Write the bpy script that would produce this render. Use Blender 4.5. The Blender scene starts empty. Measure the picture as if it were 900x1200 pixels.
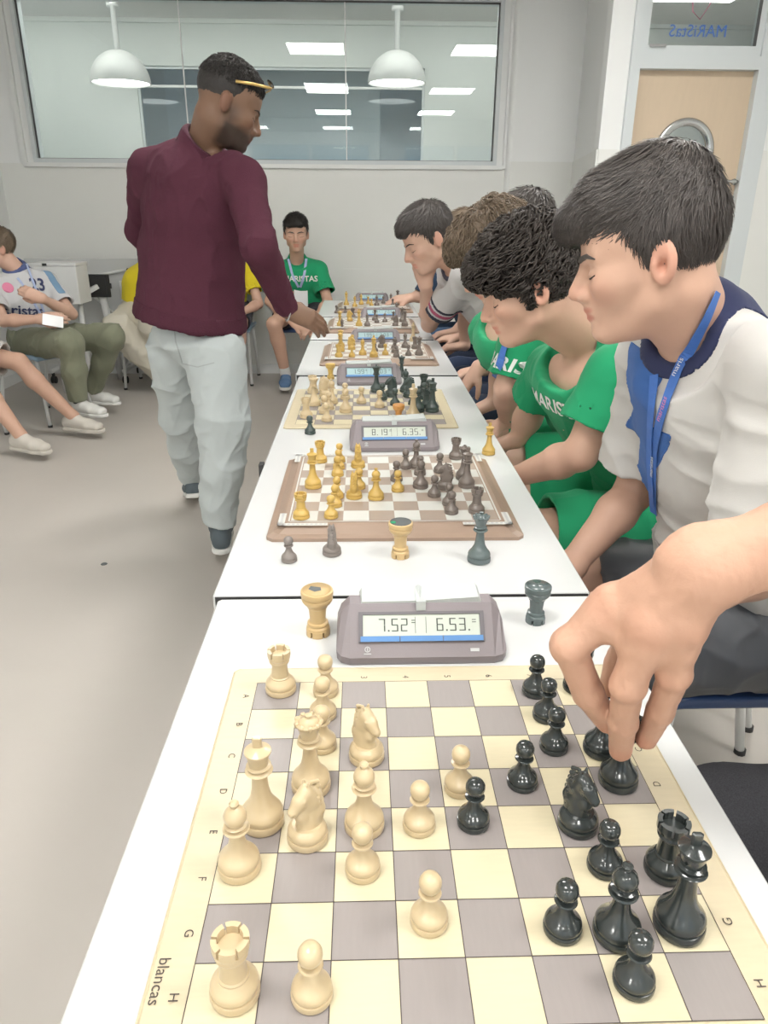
import bpy, bmesh, math, random
import numpy as np
from mathutils import Vector, Matrix
from mathutils.bvhtree import BVHTree
random.seed(7); rng=np.random.default_rng(7)
SC=bpy.context.scene; COL=SC.collection
PI=math.pi
# ------------------------------------------------------------------ camera, world, exposure
EYE=np.array([0,0,1.2673]); FOC=857.93
RX=np.array([0.9995935,-0.02812475,0.00467349]); RY=np.array([-0.0062265,-0.37531753,-0.92687539]); RZ=np.array([0.02782218,0.92646951,-0.37534008])
cd=bpy.data.cameras.new('camera'); cam=bpy.data.objects.new('camera',cd); COL.objects.link(cam)
cam.matrix_world=Matrix(((RX[0],-RY[0],-RZ[0],EYE[0]),(RX[1],-RY[1],-RZ[1],EYE[1]),(RX[2],-RY[2],-RZ[2],EYE[2]),(0,0,0,1)))
cd.sensor_fit='VERTICAL'; cd.sensor_height=24; cd.sensor_width=18; cd.lens=FOC/1200*24; cd.clip_start=.02
SC.camera=cam
SC.view_settings.view_transform='Standard'; SC.view_settings.look='None'; SC.view_settings.gamma=1
SC.view_settings.exposure=0.50; SC.view_settings.use_curve_mapping=False
w=bpy.data.worlds.new('world'); SC.world=w; w.use_nodes=True
w.node_tree.nodes['Background'].inputs[0].default_value=(.80,.88,1,1); w.node_tree.nodes['Background'].inputs[1].default_value=1.0
PANEL_W=22.0     # radiance of the ceiling panels
def ray(x,y):
    return RX*((x-450)/FOC)+RY*((y-600)/FOC)+RZ
def at(x,y,Y):            # point seen at a pixel, at depth Y along the room
    d=ray(x,y); return EYE+d*(Y/d[1])
def atz(x,y,z):           # point seen at a pixel, on a horizontal plane
    d=ray(x,y); return EYE+d*((z-EYE[2])/d[2])
def atd(x,y,dd): return EYE+ray(x,y)*dd
# ------------------------------------------------------------------ materials
MATS={}
def mat(name,col,rough=.5,metal=0,bump=0,bscale=200,var=0,vscale=6,spec=.5,coat=0,attr=False,emit=0,trans=0,sheen=0,stretch=None,alpha=1):
    if name in MATS: return MATS[name]
    m=bpy.data.materials.new(name); m.use_nodes=True; nt=m.node_tree; b=nt.nodes['Principled BSDF']
    b.inputs['Base Color'].default_value=(*col,1); b.inputs['Roughness'].default_value=rough; b.inputs['Metallic'].default_value=metal
    b.inputs['Specular IOR Level'].default_value=spec; b.inputs['Coat Weight'].default_value=coat
    if sheen: b.inputs['Sheen Weight'].default_value=sheen
    if trans: b.inputs['Transmission Weight'].default_value=trans
    if emit: b.inputs['Emission Color'].default_value=(*col,1); b.inputs['Emission Strength'].default_value=emit
    tc=nt.nodes.new('ShaderNodeTexCoord'); src=tc.outputs['Object']
    if stretch:
        mp=nt.nodes.new('ShaderNodeMapping'); mp.inputs['Scale'].default_value=stretch; nt.links.new(src,mp.inputs[0]); src=mp.outputs[0]
    base=None
    if attr:
        a=nt.nodes.new('ShaderNodeAttribute'); a.attribute_name='Col'; base=a.outputs['Color']
    if var:
        n=nt.nodes.new('ShaderNodeTexNoise'); n.inputs['Scale'].default_value=vscale; n.inputs['Detail'].default_value=5; nt.links.new(src,n.inputs[0])
        mr=nt.nodes.new('ShaderNodeMapRange'); mr.inputs['To Min'].default_value=1-var; mr.inputs['To Max'].default_value=1+var; nt.links.new(n.outputs[0],mr.inputs[0])
        mx=nt.nodes.new('ShaderNodeVectorMath'); mx.operation='SCALE'; nt.links.new(mr.outputs[0],mx.inputs['Scale'])
        if base is not None: nt.links.new(base,mx.inputs[0])
        else: mx.inputs[0].default_value=col
        base=mx.outputs[0]
    if base is not None: nt.links.new(base,b.inputs['Base Color'])
    if bump:
        n=nt.nodes.new('ShaderNodeTexNoise'); n.inputs['Scale'].default_value=bscale; n.inputs['Detail'].default_value=3; nt.links.new(src,n.inputs[0])
        bp=nt.nodes.new('ShaderNodeBump'); bp.inputs['Strength'].default_value=bump; bp.inputs['Distance'].default_value=.002; nt.links.new(n.outputs[0],bp.inputs['Height']); nt.links.new(bp.outputs[0],b.inputs['Normal'])
    MATS[name]=m; return m
def M(name): return MATS[name]
mat('wall_upper',(.86,.87,.86),.6,bump=.05,bscale=90); mat('wall_lower',(.80,.805,.775),.45,bump=.05,bscale=90,var=.015)
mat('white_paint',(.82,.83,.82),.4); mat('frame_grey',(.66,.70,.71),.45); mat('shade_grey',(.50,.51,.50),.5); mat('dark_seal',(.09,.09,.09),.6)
mat('floor_vinyl',(.50,.465,.425),.42,bump=.08,bscale=60,var=.05,vscale=3,spec=.35)
mat('ceiling_tile',(.80,.79,.77),.8,bump=.1,bscale=120); mat('corridor_paint',(.60,.63,.61),.6)
mat('table_laminate',(.62,.63,.625),.22,var=.01,vscale=4,spec=.5); mat('table_edge',(.55,.55,.55),.5); mat('white_metal',(.80,.81,.80),.35); mat('grey_metal',(.42,.42,.42),.35,metal=.6)
mat('cream_square',(.61,.545,.375),.38,var=.05,vscale=40,bump=.04,bscale=300,stretch=(1,8,1)); mat('cream_border',(.57,.495,.34),.38,var=.07,vscale=30,stretch=(1,6,1))
mat('mauve_square',(.285,.255,.245),.4,var=.05,vscale=40,bump=.04,bscale=300,stretch=(8,1,1)); mat('board_ink',(.07,.055,.05),.6)
mat('white_square',(.62,.62,.58),.35,var=.02); mat('walnut_square',(.37,.295,.24),.35,var=.06,vscale=60,stretch=(1,8,1)); mat('walnut_frame',(.33,.235,.175),.4,var=.08,vscale=25,stretch=(1,5,1),bump=.05)
mat('ivory_plastic',(.58,.46,.285),.28,var=.03,vscale=20,coat=.2); mat('yellow_wood',(.56,.375,.105),.36,var=.06,vscale=30); mat('black_plastic',(.032,.038,.037),.18,coat=.4,var=.1)
mat('brown_wood',(.175,.145,.125),.35,var=.1,vscale=30,coat=.1); mat('green_black_plastic',(.050,.070,.064),.3,coat=.2); mat('tan_wood',(.58,.41,.20),.38,var=.06,vscale=30); mat('slate_plastic',(.11,.14,.14),.25,coat=.3); mat('orange_wood',(.68,.33,.10),.4); mat('grey_wood',(.22,.19,.17),.45)
mat('clock_body',(.235,.205,.215),.5,bump=.05,bscale=400); mat('clock_dark',(.14,.13,.14),.5); mat('lever_grey',(.50,.53,.52),.35); mat('lcd',(.56,.60,.53),.2,coat=.3); mat('lcd_blue',(.42,.58,.60),.2,coat=.3); mat('lcd_ink',(.06,.07,.06),.4); mat('button_blue',(.10,.24,.50),.4); mat('mark_grey',(.5,.5,.5),.5)
mat('felt_green',(.03,.30,.14),.9); mat('felt_dark',(.12,.13,.13),.8)
mat('skin',(1,1,1),.48,attr=True,var=.03,vscale=60,bump=.12,bscale=500,spec=.35)
for m_ in ('skin',):
    b=MATS[m_].node_tree.nodes['Principled BSDF']; b.inputs['Subsurface Weight'].default_value=.0
mat('cloth',(1,1,1),.85,attr=True,bump=.25,bscale=900,var=.02,vscale=30,sheen=.1,spec=.2); mat('sheen_cloth',(1,1,1),.5,attr=True,bump=.15,bscale=900,var=.03,vscale=20,spec=.4)
mat('wool',(1,1,1),.95,attr=True,bump=.9,bscale=420,var=.22,vscale=500,sheen=.0,spec=.15); mat('denim_dark',(.045,.045,.05),.9,var=.6,vscale=600,bump=.5,bscale=500,spec=.1)
mat('hair_dark',(.060,.050,.045),.5,var=.35,vscale=90,bump=.5,bscale=150,spec=.45); mat('hair_curl',(.044,.036,.031),.5,var=.3,vscale=120,bump=.5,bscale=200,spec=.35); mat('hair_black',(.03,.026,.024),.55,var=.3,vscale=120,bump=.8,bscale=200,spec=.4); mat('hair_brown',(.17,.125,.085),.55,var=.3,vscale=90,bump=.6,bscale=150,spec=.4); mat('hair_fair',(.26,.19,.13),.55,var=.3,vscale=90,bump=.6,bscale=150)
mat('print_white',(.78,.80,.78),.6); mat('print_blue',(.12,.20,.50),.6); mat('print_pink',(.70,.22,.35),.6); mat('print_navy',(.035,.045,.12),.6); mat('lanyard_blue',(.06,.17,.52),.55,var=.15,vscale=60); mat('lanyard_pale',(.42,.50,.72),.55,var=.25,vscale=40)
mat('badge_white',(.82,.83,.83),.25); mat('seat_navy',(.03,.065,.17),.3,coat=.2); mat('seat_pale_blue',(.33,.48,.62),.4); mat('black_rubber',(.03,.03,.03),.6); mat('door_wood',(.64,.51,.37),.45,var=.04,vscale=8,stretch=(6,6,1)); mat('steel',(.55,.56,.56),.25,metal=.9)
mat('shoe_white',(.72,.72,.69),.5,bump=.1); mat('shoe_cream',(.62,.58,.52),.6,bump=.2); mat('shoe_grey',(.10,.125,.14),.8,bump=.3); mat('shoe_blue',(.10,.19,.34),.6); mat('gold',(.65,.45,.16),.3,metal=.6); mat('eye_white',(.75,.73,.70),.25); mat('eye_dark',(.03,.02,.015),.2); mat('lash',(.03,.022,.018),.7); mat('lens_dark',(.05,.045,.04),.15,coat=.5)
m=mat('panel_glow',(1,.985,.95),.5,emit=1); m.node_tree.nodes['Principled BSDF'].inputs['Emission Strength'].default_value=PANEL_W
m=mat('lamp_glow',(1,.985,.95),.5,emit=1); m.node_tree.nodes['Principled BSDF'].inputs['Emission Strength'].default_value=3.0
m=mat('strip_glow',(1,.985,.95),.5,emit=1); m.node_tree.nodes['Principled BSDF'].inputs['Emission Strength'].default_value=10.0
def glass(name,tint,rough=0.0,ior=1.45):
    m=bpy.data.materials.new(name); m.use_nodes=True; nt=m.node_tree; nt.nodes.clear()
    o=nt.nodes.new('ShaderNodeOutputMaterial'); mx=nt.nodes.new('ShaderNodeMixShader'); t=nt.nodes.new('ShaderNodeBsdfTransparent'); g=nt.nodes.new('ShaderNodeBsdfGlossy'); f=nt.nodes.new('ShaderNodeFresnel')
    f.inputs[0].default_value=ior; t.inputs[0].default_value=(*tint,1); g.inputs['Roughness'].default_value=rough
    nt.links.new(f.outputs[0],mx.inputs[0]); nt.links.new(t.outputs[0],mx.inputs[1]); nt.links.new(g.outputs[0],mx.inputs[2]); nt.links.new(mx.outputs[0],o.inputs[0]); MATS[name]=m; return m
glass('window_glass',(.93,.96,.95),0.0,1.6); glass('grey_glass',(.78,.84,.88),0.0,1.6)
# ------------------------------------------------------------------ object helpers
def tag(o,label=None,cat=None,group=None,kind=None):
    if label: o['label']=label
    if cat: o['category']=cat
    if group: o['group']=group
    if kind: o['kind']=kind
    return o
def link(name,me,m,parent=None,loc=None):
    o=bpy.data.objects.new(name,me); COL.objects.link(o)
    if m is not None:
        for q in (m if isinstance(m,(list,tuple)) else [m]): me.materials.append(MATS[q] if isinstance(q,str) else q)
    if parent is not None: o.parent=parent
    if loc is not None: o.location=loc
    return o
def empty(name,loc,rz=0):
    o=bpy.data.objects.new(name,None); COL.objects.link(o); o.location=loc; o.rotation_euler=(0,0,rz); o.empty_display_size=.05; return o
class MB:
    def __init__(s): s.v=[]; s.f=[]; s.mi=[]; s.sm=[]
    def add(s,v,f,mi=0,sm=False):
        n=len(s.v); s.v+= [tuple(map(float,p)) for p in v]; s.f+=[tuple(i+n for i in q) for q in f]; s.mi+=[mi]*len(f); s.sm+=[sm]*len(f); return s
    def box(s,a,b,mi=0,R=None,o=(0,0,0)):
        x0,y0,z0=a;x1,y1,z1=b
        v=[(x0,y0,z0),(x1,y0,z0),(x1,y1,z0),(x0,y1,z0),(x0,y0,z1),(x1,y0,z1),(x1,y1,z1),(x0,y1,z1)]
        if R is not None: v=[tuple(R@Vector(p)+Vector(o)) for p in v]
        elif o!=(0,0,0): v=[(p[0]+o[0],p[1]+o[1],p[2]+o[2]) for p in v]
        return s.add(v,[(0,3,2,1),(4,5,6,7),(0,1,5,4),(1,2,6,5),(2,3,7,6),(3,0,4,7)],mi)
    def bbox(s,a,b,r=.003,mi=0):     # box with chamfered edges (8-gon plan, chamfered top)
        x0,y0,z0=a;x1,y1,z1=b
        def ring(i,z): return [(x0+r+i,y0+i,z),(x1-r-i,y0+i,z),(x1-i,y0+r+i,z),(x1-i,y1-r-i,z),(x1-r-i,y1-i,z),(x0+r+i,y1-i,z),(x0+i,y1-r-i,z),(x0+i,y0+r+i,z)]
        R=[ring(r*.5,z0),ring(0,z0+r*.5),ring(0,z1-r*.5),ring(r*.5,z1)]
        v=[p for q in R for p in q]; f=[tuple(range(7,-1,-1)),tuple(range(24,32))]
        for k in range(3):
            for i in range(8): f.append((k*8+i,k*8+(i+1)%8,k*8+8+(i+1)%8,k*8+8+i))
        return s.add(v,f,mi)
    def tube(s,pts,r,n=10,mi=0,cap=True,sm=True,squash=None):
        P=[Vector(p) for p in pts]; rs=r if isinstance(r,(list,tuple)) else [r]*len(P)
        v=[];f=[]; up=None
        for i,p in enumerate(P):
            t=(P[min(i+1,len(P)-1)]-P[max(i-1,0)]).normalized()
            if up is None:
                up=Vector((0,0,1)) if abs(t.z)<.9 else Vector((1,0,0))
            a=t.cross(up); 
            if a.length<1e-6: a=t.cross(Vector((0,1,0)))
            a.normalize(); b=t.cross(a).normalized(); up=-b if False else up
            up=b.cross(t) if False else up
            for k in range(n):
                th=2*PI*k/n; q=p+a*math.cos(th)*rs[i]+b*math.sin(th)*rs[i]*(squash or 1); v.append(tuple(q))
        for i in range(len(P)-1):
            for k in range(n): f.append((i*n+k,i*n+(k+1)%n,(i+1)*n+(k+1)%n,(i+1)*n+k))
        if cap: f.append(tuple(range(n))[::-1]); f.append(tuple((len(P)-1)*n+k for k in range(n)))
        return s.add(v,f,mi,sm)
    def lathe(s,prof,n=32,mi=0,o=(0,0,0),sm=True,caps=True):
        v=[];f=[]
        for r,z in prof:
            for k in range(n): th=2*PI*k/n; v.append((o[0]+r*math.cos(th),o[1]+r*math.sin(th),o[2]+z))
        for i in range(len(prof)-1):
            for k in range(n): f.append((i*n+k,i*n+(k+1)%n,(i+1)*n+(k+1)%n,(i+1)*n+k))
        if caps and prof[0][0]>1e-5: f.append(tuple(range(n))[::-1])
        if caps and prof[-1][0]>1e-5: f.append(tuple((len(prof)-1)*n+k for k in range(n)))
        return s.add(v,f,mi,sm)
    def prism(s,poly,axis,a,b,mi=0):    # poly of 2D points extruded along axis ('x','y','z')
        def P(u,w_,t): return {'x':(t,u,w_),'y':(u,t,w_),'z':(u,w_,t)}[axis]
        n=len(poly); v=[P(*p,a) for p in poly]+[P(*p,b) for p in poly]
        f=[tuple(range(n)),tuple(range(2*n-1,n-1,-1))]+[(i,i+n,(i+1)%n+n,(i+1)%n) for i in range(n)]
        return s.add(v,f,mi)
    def mesh(s,name):
        me=bpy.data.meshes.new(name); me.from_pydata(s.v,[],s.f); me.polygons.foreach_set('material_index',s.mi); me.polygons.foreach_set('use_smooth',s.sm)
        bm=bmesh.new(); bm.from_mesh(me); bmesh.ops.recalc_face_normals(bm,faces=bm.faces); bm.to_mesh(me); bm.free(); return me
    def obj(s,name,m,parent=None,loc=None): return link(name,s.mesh(name),m,parent,loc)
def struct(name,mb,m,parent=None):
    o=mb.obj(name,m,parent)
    if parent is None: o['kind']='structure'
    return o
def text_mesh(s,size,extrude=0,align='CENTER',bold=0):
    c=bpy.data.curves.new('t','FONT'); c.body=s; c.size=size; c.offset=bold*size; c.extrude=extrude; c.align_x=align; c.align_y='CENTER'; c.resolution_u=3
    o=bpy.data.objects.new('t',c); COL.objects.link(o); bpy.context.view_layer.update()
    me=bpy.data.meshes.new_from_object(o.evaluated_get(bpy.context.evaluated_depsgraph_get())); bpy.data.objects.remove(o); bpy.data.curves.remove(c)
    return me
def mesh_vf(me): return [tuple(v.co) for v in me.vertices],[tuple(p.vertices) for p in me.polygons]
def text_on(mb,s,size,c,right,up,off=0.0,mi=0,bold=0):
    me=text_mesh(s,size); v,f=mesh_vf(me); bpy.data.meshes.remove(me)
    c=Vector(c);r=Vector(right).normalized();u=Vector(up).normalized();n=r.cross(u)
    mb.add([tuple(c+r*p[0]+u*p[1]+n*off) for p in v],f,mi)
def copy_tree(o,parent=None):
    c=o.copy(); COL.objects.link(c)
    if parent is not None: c.parent=parent
    for ch in list(o.children): copy_tree(ch,c)
    return c
# ------------------------------------------------------------------ signed-distance modelling (numpy) with surface nets
def V(*a): return np.array(a,dtype=np.float32)
def nrm(v): v=np.asarray(v,float); return v/np.linalg.norm(v)
class Sdf:
    def __init__(s,h): s.h=h; s.ops=[]
    def cap(s,a,b,ra,rb=None,k=.01,sub=False):
        rb=ra if rb is None else rb; a=np.asarray(a,float);b=np.asarray(b,float); ba=b-a; L=float(ba@ba)+1e-12
        def f(x,y,z):
            px,py,pz=x-a[0],y-a[1],z-a[2]
            t=np.clip((px*ba[0]+py*ba[1]+pz*ba[2])/L,0,1)
            return np.sqrt((px-ba[0]*t)**2+(py-ba[1]*t)**2+(pz-ba[2]*t)**2)-(ra+(rb-ra)*t)
        R=max(ra,rb); s.ops.append((f,np.minimum(a,b)-R,np.maximum(a,b)+R,k,sub)); return s
    def ell(s,c,r,ax=None,k=.01,sub=False):
        c=np.asarray(c,float);r=np.asarray(r,float); A=np.eye(3) if ax is None else np.asarray(ax,float)   # rows = axes
        def f(x,y,z):
            px,py,pz=x-c[0],y-c[1],z-c[2]
            k0=0;k1=0
            for i in range(3):
                q=(px*A[i,0]+py*A[i,1]+pz*A[i,2])/r[i]; k0=k0+q*q; k1=k1+(q/r[i])**2
            k0=np.sqrt(k0);return k0*(k0-1)/(np.sqrt(k1)+1e-9)
        ext=np.sqrt(((A*r[:,None])**2).sum(0)); s.ops.append((f,c-ext,c+ext,k,sub)); return s
    def loft(s,pts,rs,side,k=.01,sub=False):      # pts polyline, rs [(half width along side, half depth)]
        side=nrm(side)
        for i in range(len(pts)-1):
            a=np.asarray(pts[i],float);b=np.asarray(pts[i+1],float); ba=b-a; L=np.linalg.norm(ba); ax=ba/L; sd=nrm(side-ax*(side@ax)); fr=np.cross(ax,sd)
            (u0,v0),(u1,v1)=rs[i],rs[i+1]
            def f(x,y,z,a=a,ax=ax,sd=sd,fr=fr,L=L,u0=u0,u1=u1,v0=v0,v1=v1):
                px,py,pz=x-a[0],y-a[1],z-a[2]
                w=px*ax[0]+py*ax[1]+pz*ax[2]; t=np.clip(w/L,0,1); e=w-t*L
                ru=u0+(u1-u0)*t; rv=v0+(v1-v0)*t; rm=np.minimum(ru,rv)
                q=np.sqrt(((px*sd[0]+py*sd[1]+pz*sd[2])/ru)**2+((px*fr[0]+py*fr[1]+pz*fr[2])/rv)**2+(e/rm)**2)
                return (q-1)*rm
            R=max(u0,v0,u1,v1); s.ops.append((f,np.minimum(a,b)-R,np.maximum(a,b)+R,k,sub))
        return s
    def field(s,f,lo,hi,k=.005,sub=False): s.ops.append((f,np.asarray(lo,float),np.asarray(hi,float),k,sub)); return s
    def half(s,p,n,k=.003,R=.3):      # cut away everything on the +n side of the plane, near p
        p=np.asarray(p,float);n=nrm(n)
        s.ops.append((lambda x,y,z:-((x-p[0])*n[0]+(y-p[1])*n[1]+(z-p[2])*n[2]),p-R,p+R,k,True)); return s
    def cyl(s,p,n,R,L,k=.003):      # remove a flat-ended cylinder starting at p
        p=np.asarray(p,float);n=nrm(n)
        def f(x,y,z):
            px,py,pz=x-p[0],y-p[1],z-p[2]; w=px*n[0]+py*n[1]+pz*n[2]; r=np.sqrt(np.maximum(px*px+py*py+pz*pz-w*w,0)); return np.maximum(np.maximum(-w,w-L),r-R)
        q=p+n*L; s.ops.append((f,np.minimum(p,q)-R,np.maximum(p,q)+R,k,True)); return s
    def grid(s):
        h=s.h; A=[o for o in s.ops if not o[4]]
        lo=np.min([o[1] for o in A],0)-4*h; hi=np.max([o[2] for o in A],0)+4*h
        n=np.ceil((hi-lo)/h).astype(int)+1; D=np.full(n,.2,np.float32)
        ax=[(lo[i]+h*np.arange(n[i])).astype(np.float32) for i in range(3)]
        for f,a,b,k,sub in s.ops:
            m=k+3*h; i0=np.maximum(np.floor((a-m-lo)/h).astype(int),0); i1=np.minimum(np.ceil((b+m-lo)/h).astype(int)+1,n)
            if (i1<=i0).any(): continue
            sl=tuple(slice(p,q) for p,q in zip(i0,i1))
            d=f(ax[0][sl[0]][:,None,None],ax[1][sl[1]][None,:,None],ax[2][sl[2]][None,None,:]).astype(np.float32); c=D[sl]
            if sub:
                g=np.clip(.5-.5*(c+d)/k,0,1); D[sl]=c*(1-g)-d*g+k*g*(1-g)
            else:
                g=np.clip(.5+.5*(c-d)/k,0,1); D[sl]=c*(1-g)+d*g-k*g*(1-g)
        return D,lo,n
    def mesh(s):
        D,lo,n=s.grid(); h=s.h; S=D<0
        def c(A,i,j,k): return A[i:A.shape[0]-1+i,j:A.shape[1]-1+j,k:A.shape[2]-1+k]
        cnt=np.zeros(tuple(n-1),np.int8)
        for i in (0,1):
            for j in (0,1):
                for k in (0,1): cnt+=c(S,i,j,k)
        I=np.argwhere((cnt>0)&(cnt<8)); m=len(I); idx=np.full(tuple(n-1),-1,np.int32); idx[I[:,0],I[:,1],I[:,2]]=np.arange(m)
        acc=np.zeros((m,3),np.float32); num=np.zeros(m,np.float32)
        corners={}
        for i in (0,1):
            for j in (0,1):
                for k in (0,1): corners[(i,j,k)]=D[I[:,0]+i,I[:,1]+j,I[:,2]+k]
        for a,da in corners.items():
            for d in range(3):
                if a[d]==0:
                    b=list(a); b[d]=1; b=tuple(b); db=corners[b]; x=(da<0)!=(db<0)
                    t=np.where(x,da/(da-db+1e-12),0); p=np.array(a,np.float32)[None,:].repeat(m,0); p[:,d]+=t
                    acc[x]+=p[x]; num+=x
        Vt=lo+h*(I+acc/num[:,None])
        F=[]
        for d in range(3):
            e=[slice(None)]*3; g=[slice(None)]*3; e[d]=slice(0,-1); g[d]=slice(1,None)
            a=S[tuple(e)];b=S[tuple(g)]; X=np.argwhere(a!=b); o1,o2=(d+1)%3,(d+2)%3
            X=X[(X[:,o1]>0)&(X[:,o2]>0)&(X[:,o1]<n[o1]-1)&(X[:,o2]<n[o2]-1)]
            def ci(u,w_): Y=X.copy(); Y[:,o1]-=u; Y[:,o2]-=w_; return idx[Y[:,0],Y[:,1],Y[:,2]]
            q=np.stack([ci(1,1),ci(0,1),ci(0,0),ci(1,0)],1); fl=~S[X[:,0],X[:,1],X[:,2]]; q[fl]=q[fl][:,::-1]; F.append(q)
        F=np.concatenate(F); return Vt,F
def np_mesh(name,Vt,F,col=None,smooth=True):
    me=bpy.data.meshes.new(name); nv,nf=len(Vt),len(F); me.vertices.add(nv); me.vertices.foreach_set('co',np.asarray(Vt,np.float32).ravel())
    k=F.shape[1]; me.loops.add(nf*k); me.polygons.add(nf); me.loops.foreach_set('vertex_index',F.ravel().astype(np.int32)); me.polygons.foreach_set('loop_start',np.arange(0,nf*k,k,dtype=np.int32)); me.polygons.foreach_set('loop_total',np.full(nf,k,np.int32))
    me.update(); me.validate(); me.polygons.foreach_set('use_smooth',np.full(len(me.polygons),smooth))
    if col is not None:
        a=me.color_attributes.new('Col','FLOAT_COLOR','POINT'); c=np.ones((nv,4),np.float32); c[:,:3]=col; a.data.foreach_set('color',c.ravel())
    return me
def vnormals(Vt,F):
    a,b,c,d=(Vt[F[:,i]] for i in range(4)); fn=np.cross(c-a,d-b); N=np.zeros_like(Vt)
    for i in range(4):
        for j in range(3): N[:,j]+=np.bincount(F[:,i],fn[:,j],len(Vt))
    return N/(np.linalg.norm(N,axis=1,keepdims=True)+1e-12)
def smooth(Vt,F,it=2,lam=.5):
    n=len(Vt); E=np.concatenate([F[:,[0,1]],F[:,[1,2]],F[:,[2,3]],F[:,[3,0]]]); deg=np.bincount(E[:,0],minlength=n)+np.bincount(E[:,1],minlength=n)
    for _ in range(it):
        acc=np.zeros_like(Vt)
        for j in range(3): acc[:,j]=np.bincount(E[:,0],Vt[E[:,1],j],n)+np.bincount(E[:,1],Vt[E[:,0],j],n)
        Vt=Vt*(1-lam)+lam*acc/np.maximum(deg,1)[:,None]
    return Vt
def wav(P,f,seed,octs=3,dirw=(1,1,1)):
    r=np.random.default_rng(seed); out=np.zeros(len(P)); amp=1; tot=0
    for o in range(octs):
        for _ in range(3):
            d=r.normal(size=3)*np.array(dirw); d/=np.linalg.norm(d); d2=r.normal(size=3); d2/=np.linalg.norm(d2)
            out+=amp*np.sin(P@d*f+r.uniform(0,6.3)+1.6*np.sin(P@d2*f*.6+r.uniform(0,6.3)))
            tot+=amp
        amp*=.5;f*=1.9
    return out/tot
# ------------------------------------------------------------------ the room
YB=6.35; YD=5.10; XL=-2.80; XR=3.3; XC=1.495; ZC=3.0; YK=-3.2; DADO=1.66
WX0,WX1,WZ0,WZ1=-2.50,1.03,1.665,2.72
struct('floor',MB().box((XL-.2,YK-.2,-.06),(XR+.2,10.8,0)),'floor_vinyl')
struct('ceiling',MB().box((XL-.1,YK-.1,ZC),(XR+.1,YB+.02,ZC+.08)),'ceiling_tile')
# back wall with the long interior window
wb=MB(); T=.12
wb.box((XL-.1,YB,0),(1.13,YB+T,WZ0-.03)).box((XL-.1,YB,WZ1+.03),(1.13,YB+T,ZC)).box((XL-.1,YB,WZ0-.03),(WX0-.03,YB+T,WZ1+.03)).box((WX1+.03,YB,WZ0-.03),(1.13,YB+T,WZ1+.03))
struct('wall_back',wb,'wall_upper')
struct('trim_1',MB().box((XL,YB-.012,0),(1.13,YB,DADO-.03)),'wall_lower')
# pillar beside the window, and the return to the door wall
pm=MB(); pr_=[(1.13+.05*(1-math.cos(a)),YB-.06-.0+.0-.05*math.sin(a)+.05) for a in [i*PI/12 for i in range(7)]]
pm.prism([(1.13,YB+T)]+[(1.13+.04*(1-math.cos(a)),YB-.04-.04*math.sin(a)) for a in [i*PI/12 for i in range(7)]]+[(1.655,YB-.08),(1.655,YB+T)],'z',0,ZC)
struct('pillar',pm,'wall_upper')
struct('trim_2',MB().box((1.155,YB-.092,0),(1.650,YB-.08,DADO)),'wall_lower')
struct('wall_return',MB().prism([(XC+.013,YD+.10),(XC+.10,YD+.10),(1.78,YB+T),(1.655,YB+T),(1.655,YB-.08)],'z',0,ZC),'wall_upper')
struct('trim_3',MB().prism([(XC-.012,YD),(XC,YD),(1.655,YB-.09),(1.643,YB-.09)],'z',0,DADO),'wall_lower')
DX0,DX1,DZ=1.69,2.42,2.10       # door leaf opening; transom above
FX0,FX1=DX0-.06,DX1+.07; TZ0,TZ1=2.225,2.70
wd=MB(); wd.box((XC,YD,0),(FX0,YD+.10,ZC)).box((FX1,YD,0),(XR,YD+.10,ZC)).box((FX0,YD,TZ1+.06),(FX1,YD+.10,ZC))
struct('wall_right_of_window',wd,'wall_upper').name='wall_door'
struct('trim_4',MB().box((XC,YD-.012,0),(FX0,YD,DADO)).box((FX1,YD-.012,0),(XR,YD,DADO)),'wall_lower')
struct('wall_left',MB().box((XL-.1,YK,0),(XL,YB,ZC)),'wall_upper'); struct('wall_right',MB().box((XR,YK,0),(XR+.1,YD+.1,ZC)),'wall_upper')
struct('trim_5',MB().box((XR-.012,YK,0),(XR,YD-.012,DADO)),'wall_lower')
struct('baseboard_back',MB().box((XL,YB-.022,0),(1.13,YB-.012,.08)),'white_paint'); struct('baseboard_left',MB().box((XL,YK,0),(XL+.012,YB-.022,.08)),'white_paint')
# wall behind the camera with two daylight windows
wf=MB(); ops=[(-2.2,.2),(.8,2.9)]
xs=[XL-.1,-2.2,.2,.8,2.9,XR+.1]
for i in range(0,6,2): wf.box((xs[i],YK-.1,0),(xs[i+1],YK,ZC))
for a,b in ops: wf.box((a,YK-.1,0),(b,YK,.9)); wf.box((a,YK-.1,2.6),(b,YK,ZC))
struct('wall_front',wf,'wall_upper')
for i,(a,b) in enumerate(ops):
    f=MB(); 
    for x in (a,(a+b)/2-.03,b-.06): f.box((x,YK-.08,.9),(x+.06,YK-.02,2.6))
    f.box((a,YK-.08,.9),(b,YK-.02,.96)); f.box((a,YK-.08,2.54),(b,YK-.02,2.6)); o=struct('window_%d'%(i+3),f,'white_paint')
    MB().box((a+.06,YK-.055,.96),(b-.06,YK-.05,2.54)).obj('pane','window_glass',o)
# hatch panel low on the back wall
o=MB().box((-.16,YB-.020,.30),(.52,YB-.012,.86)).obj('access_panel','wall_lower'); tag(o,'flat cream hatch panel set low in the back wall behind the far board','panel')
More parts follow.
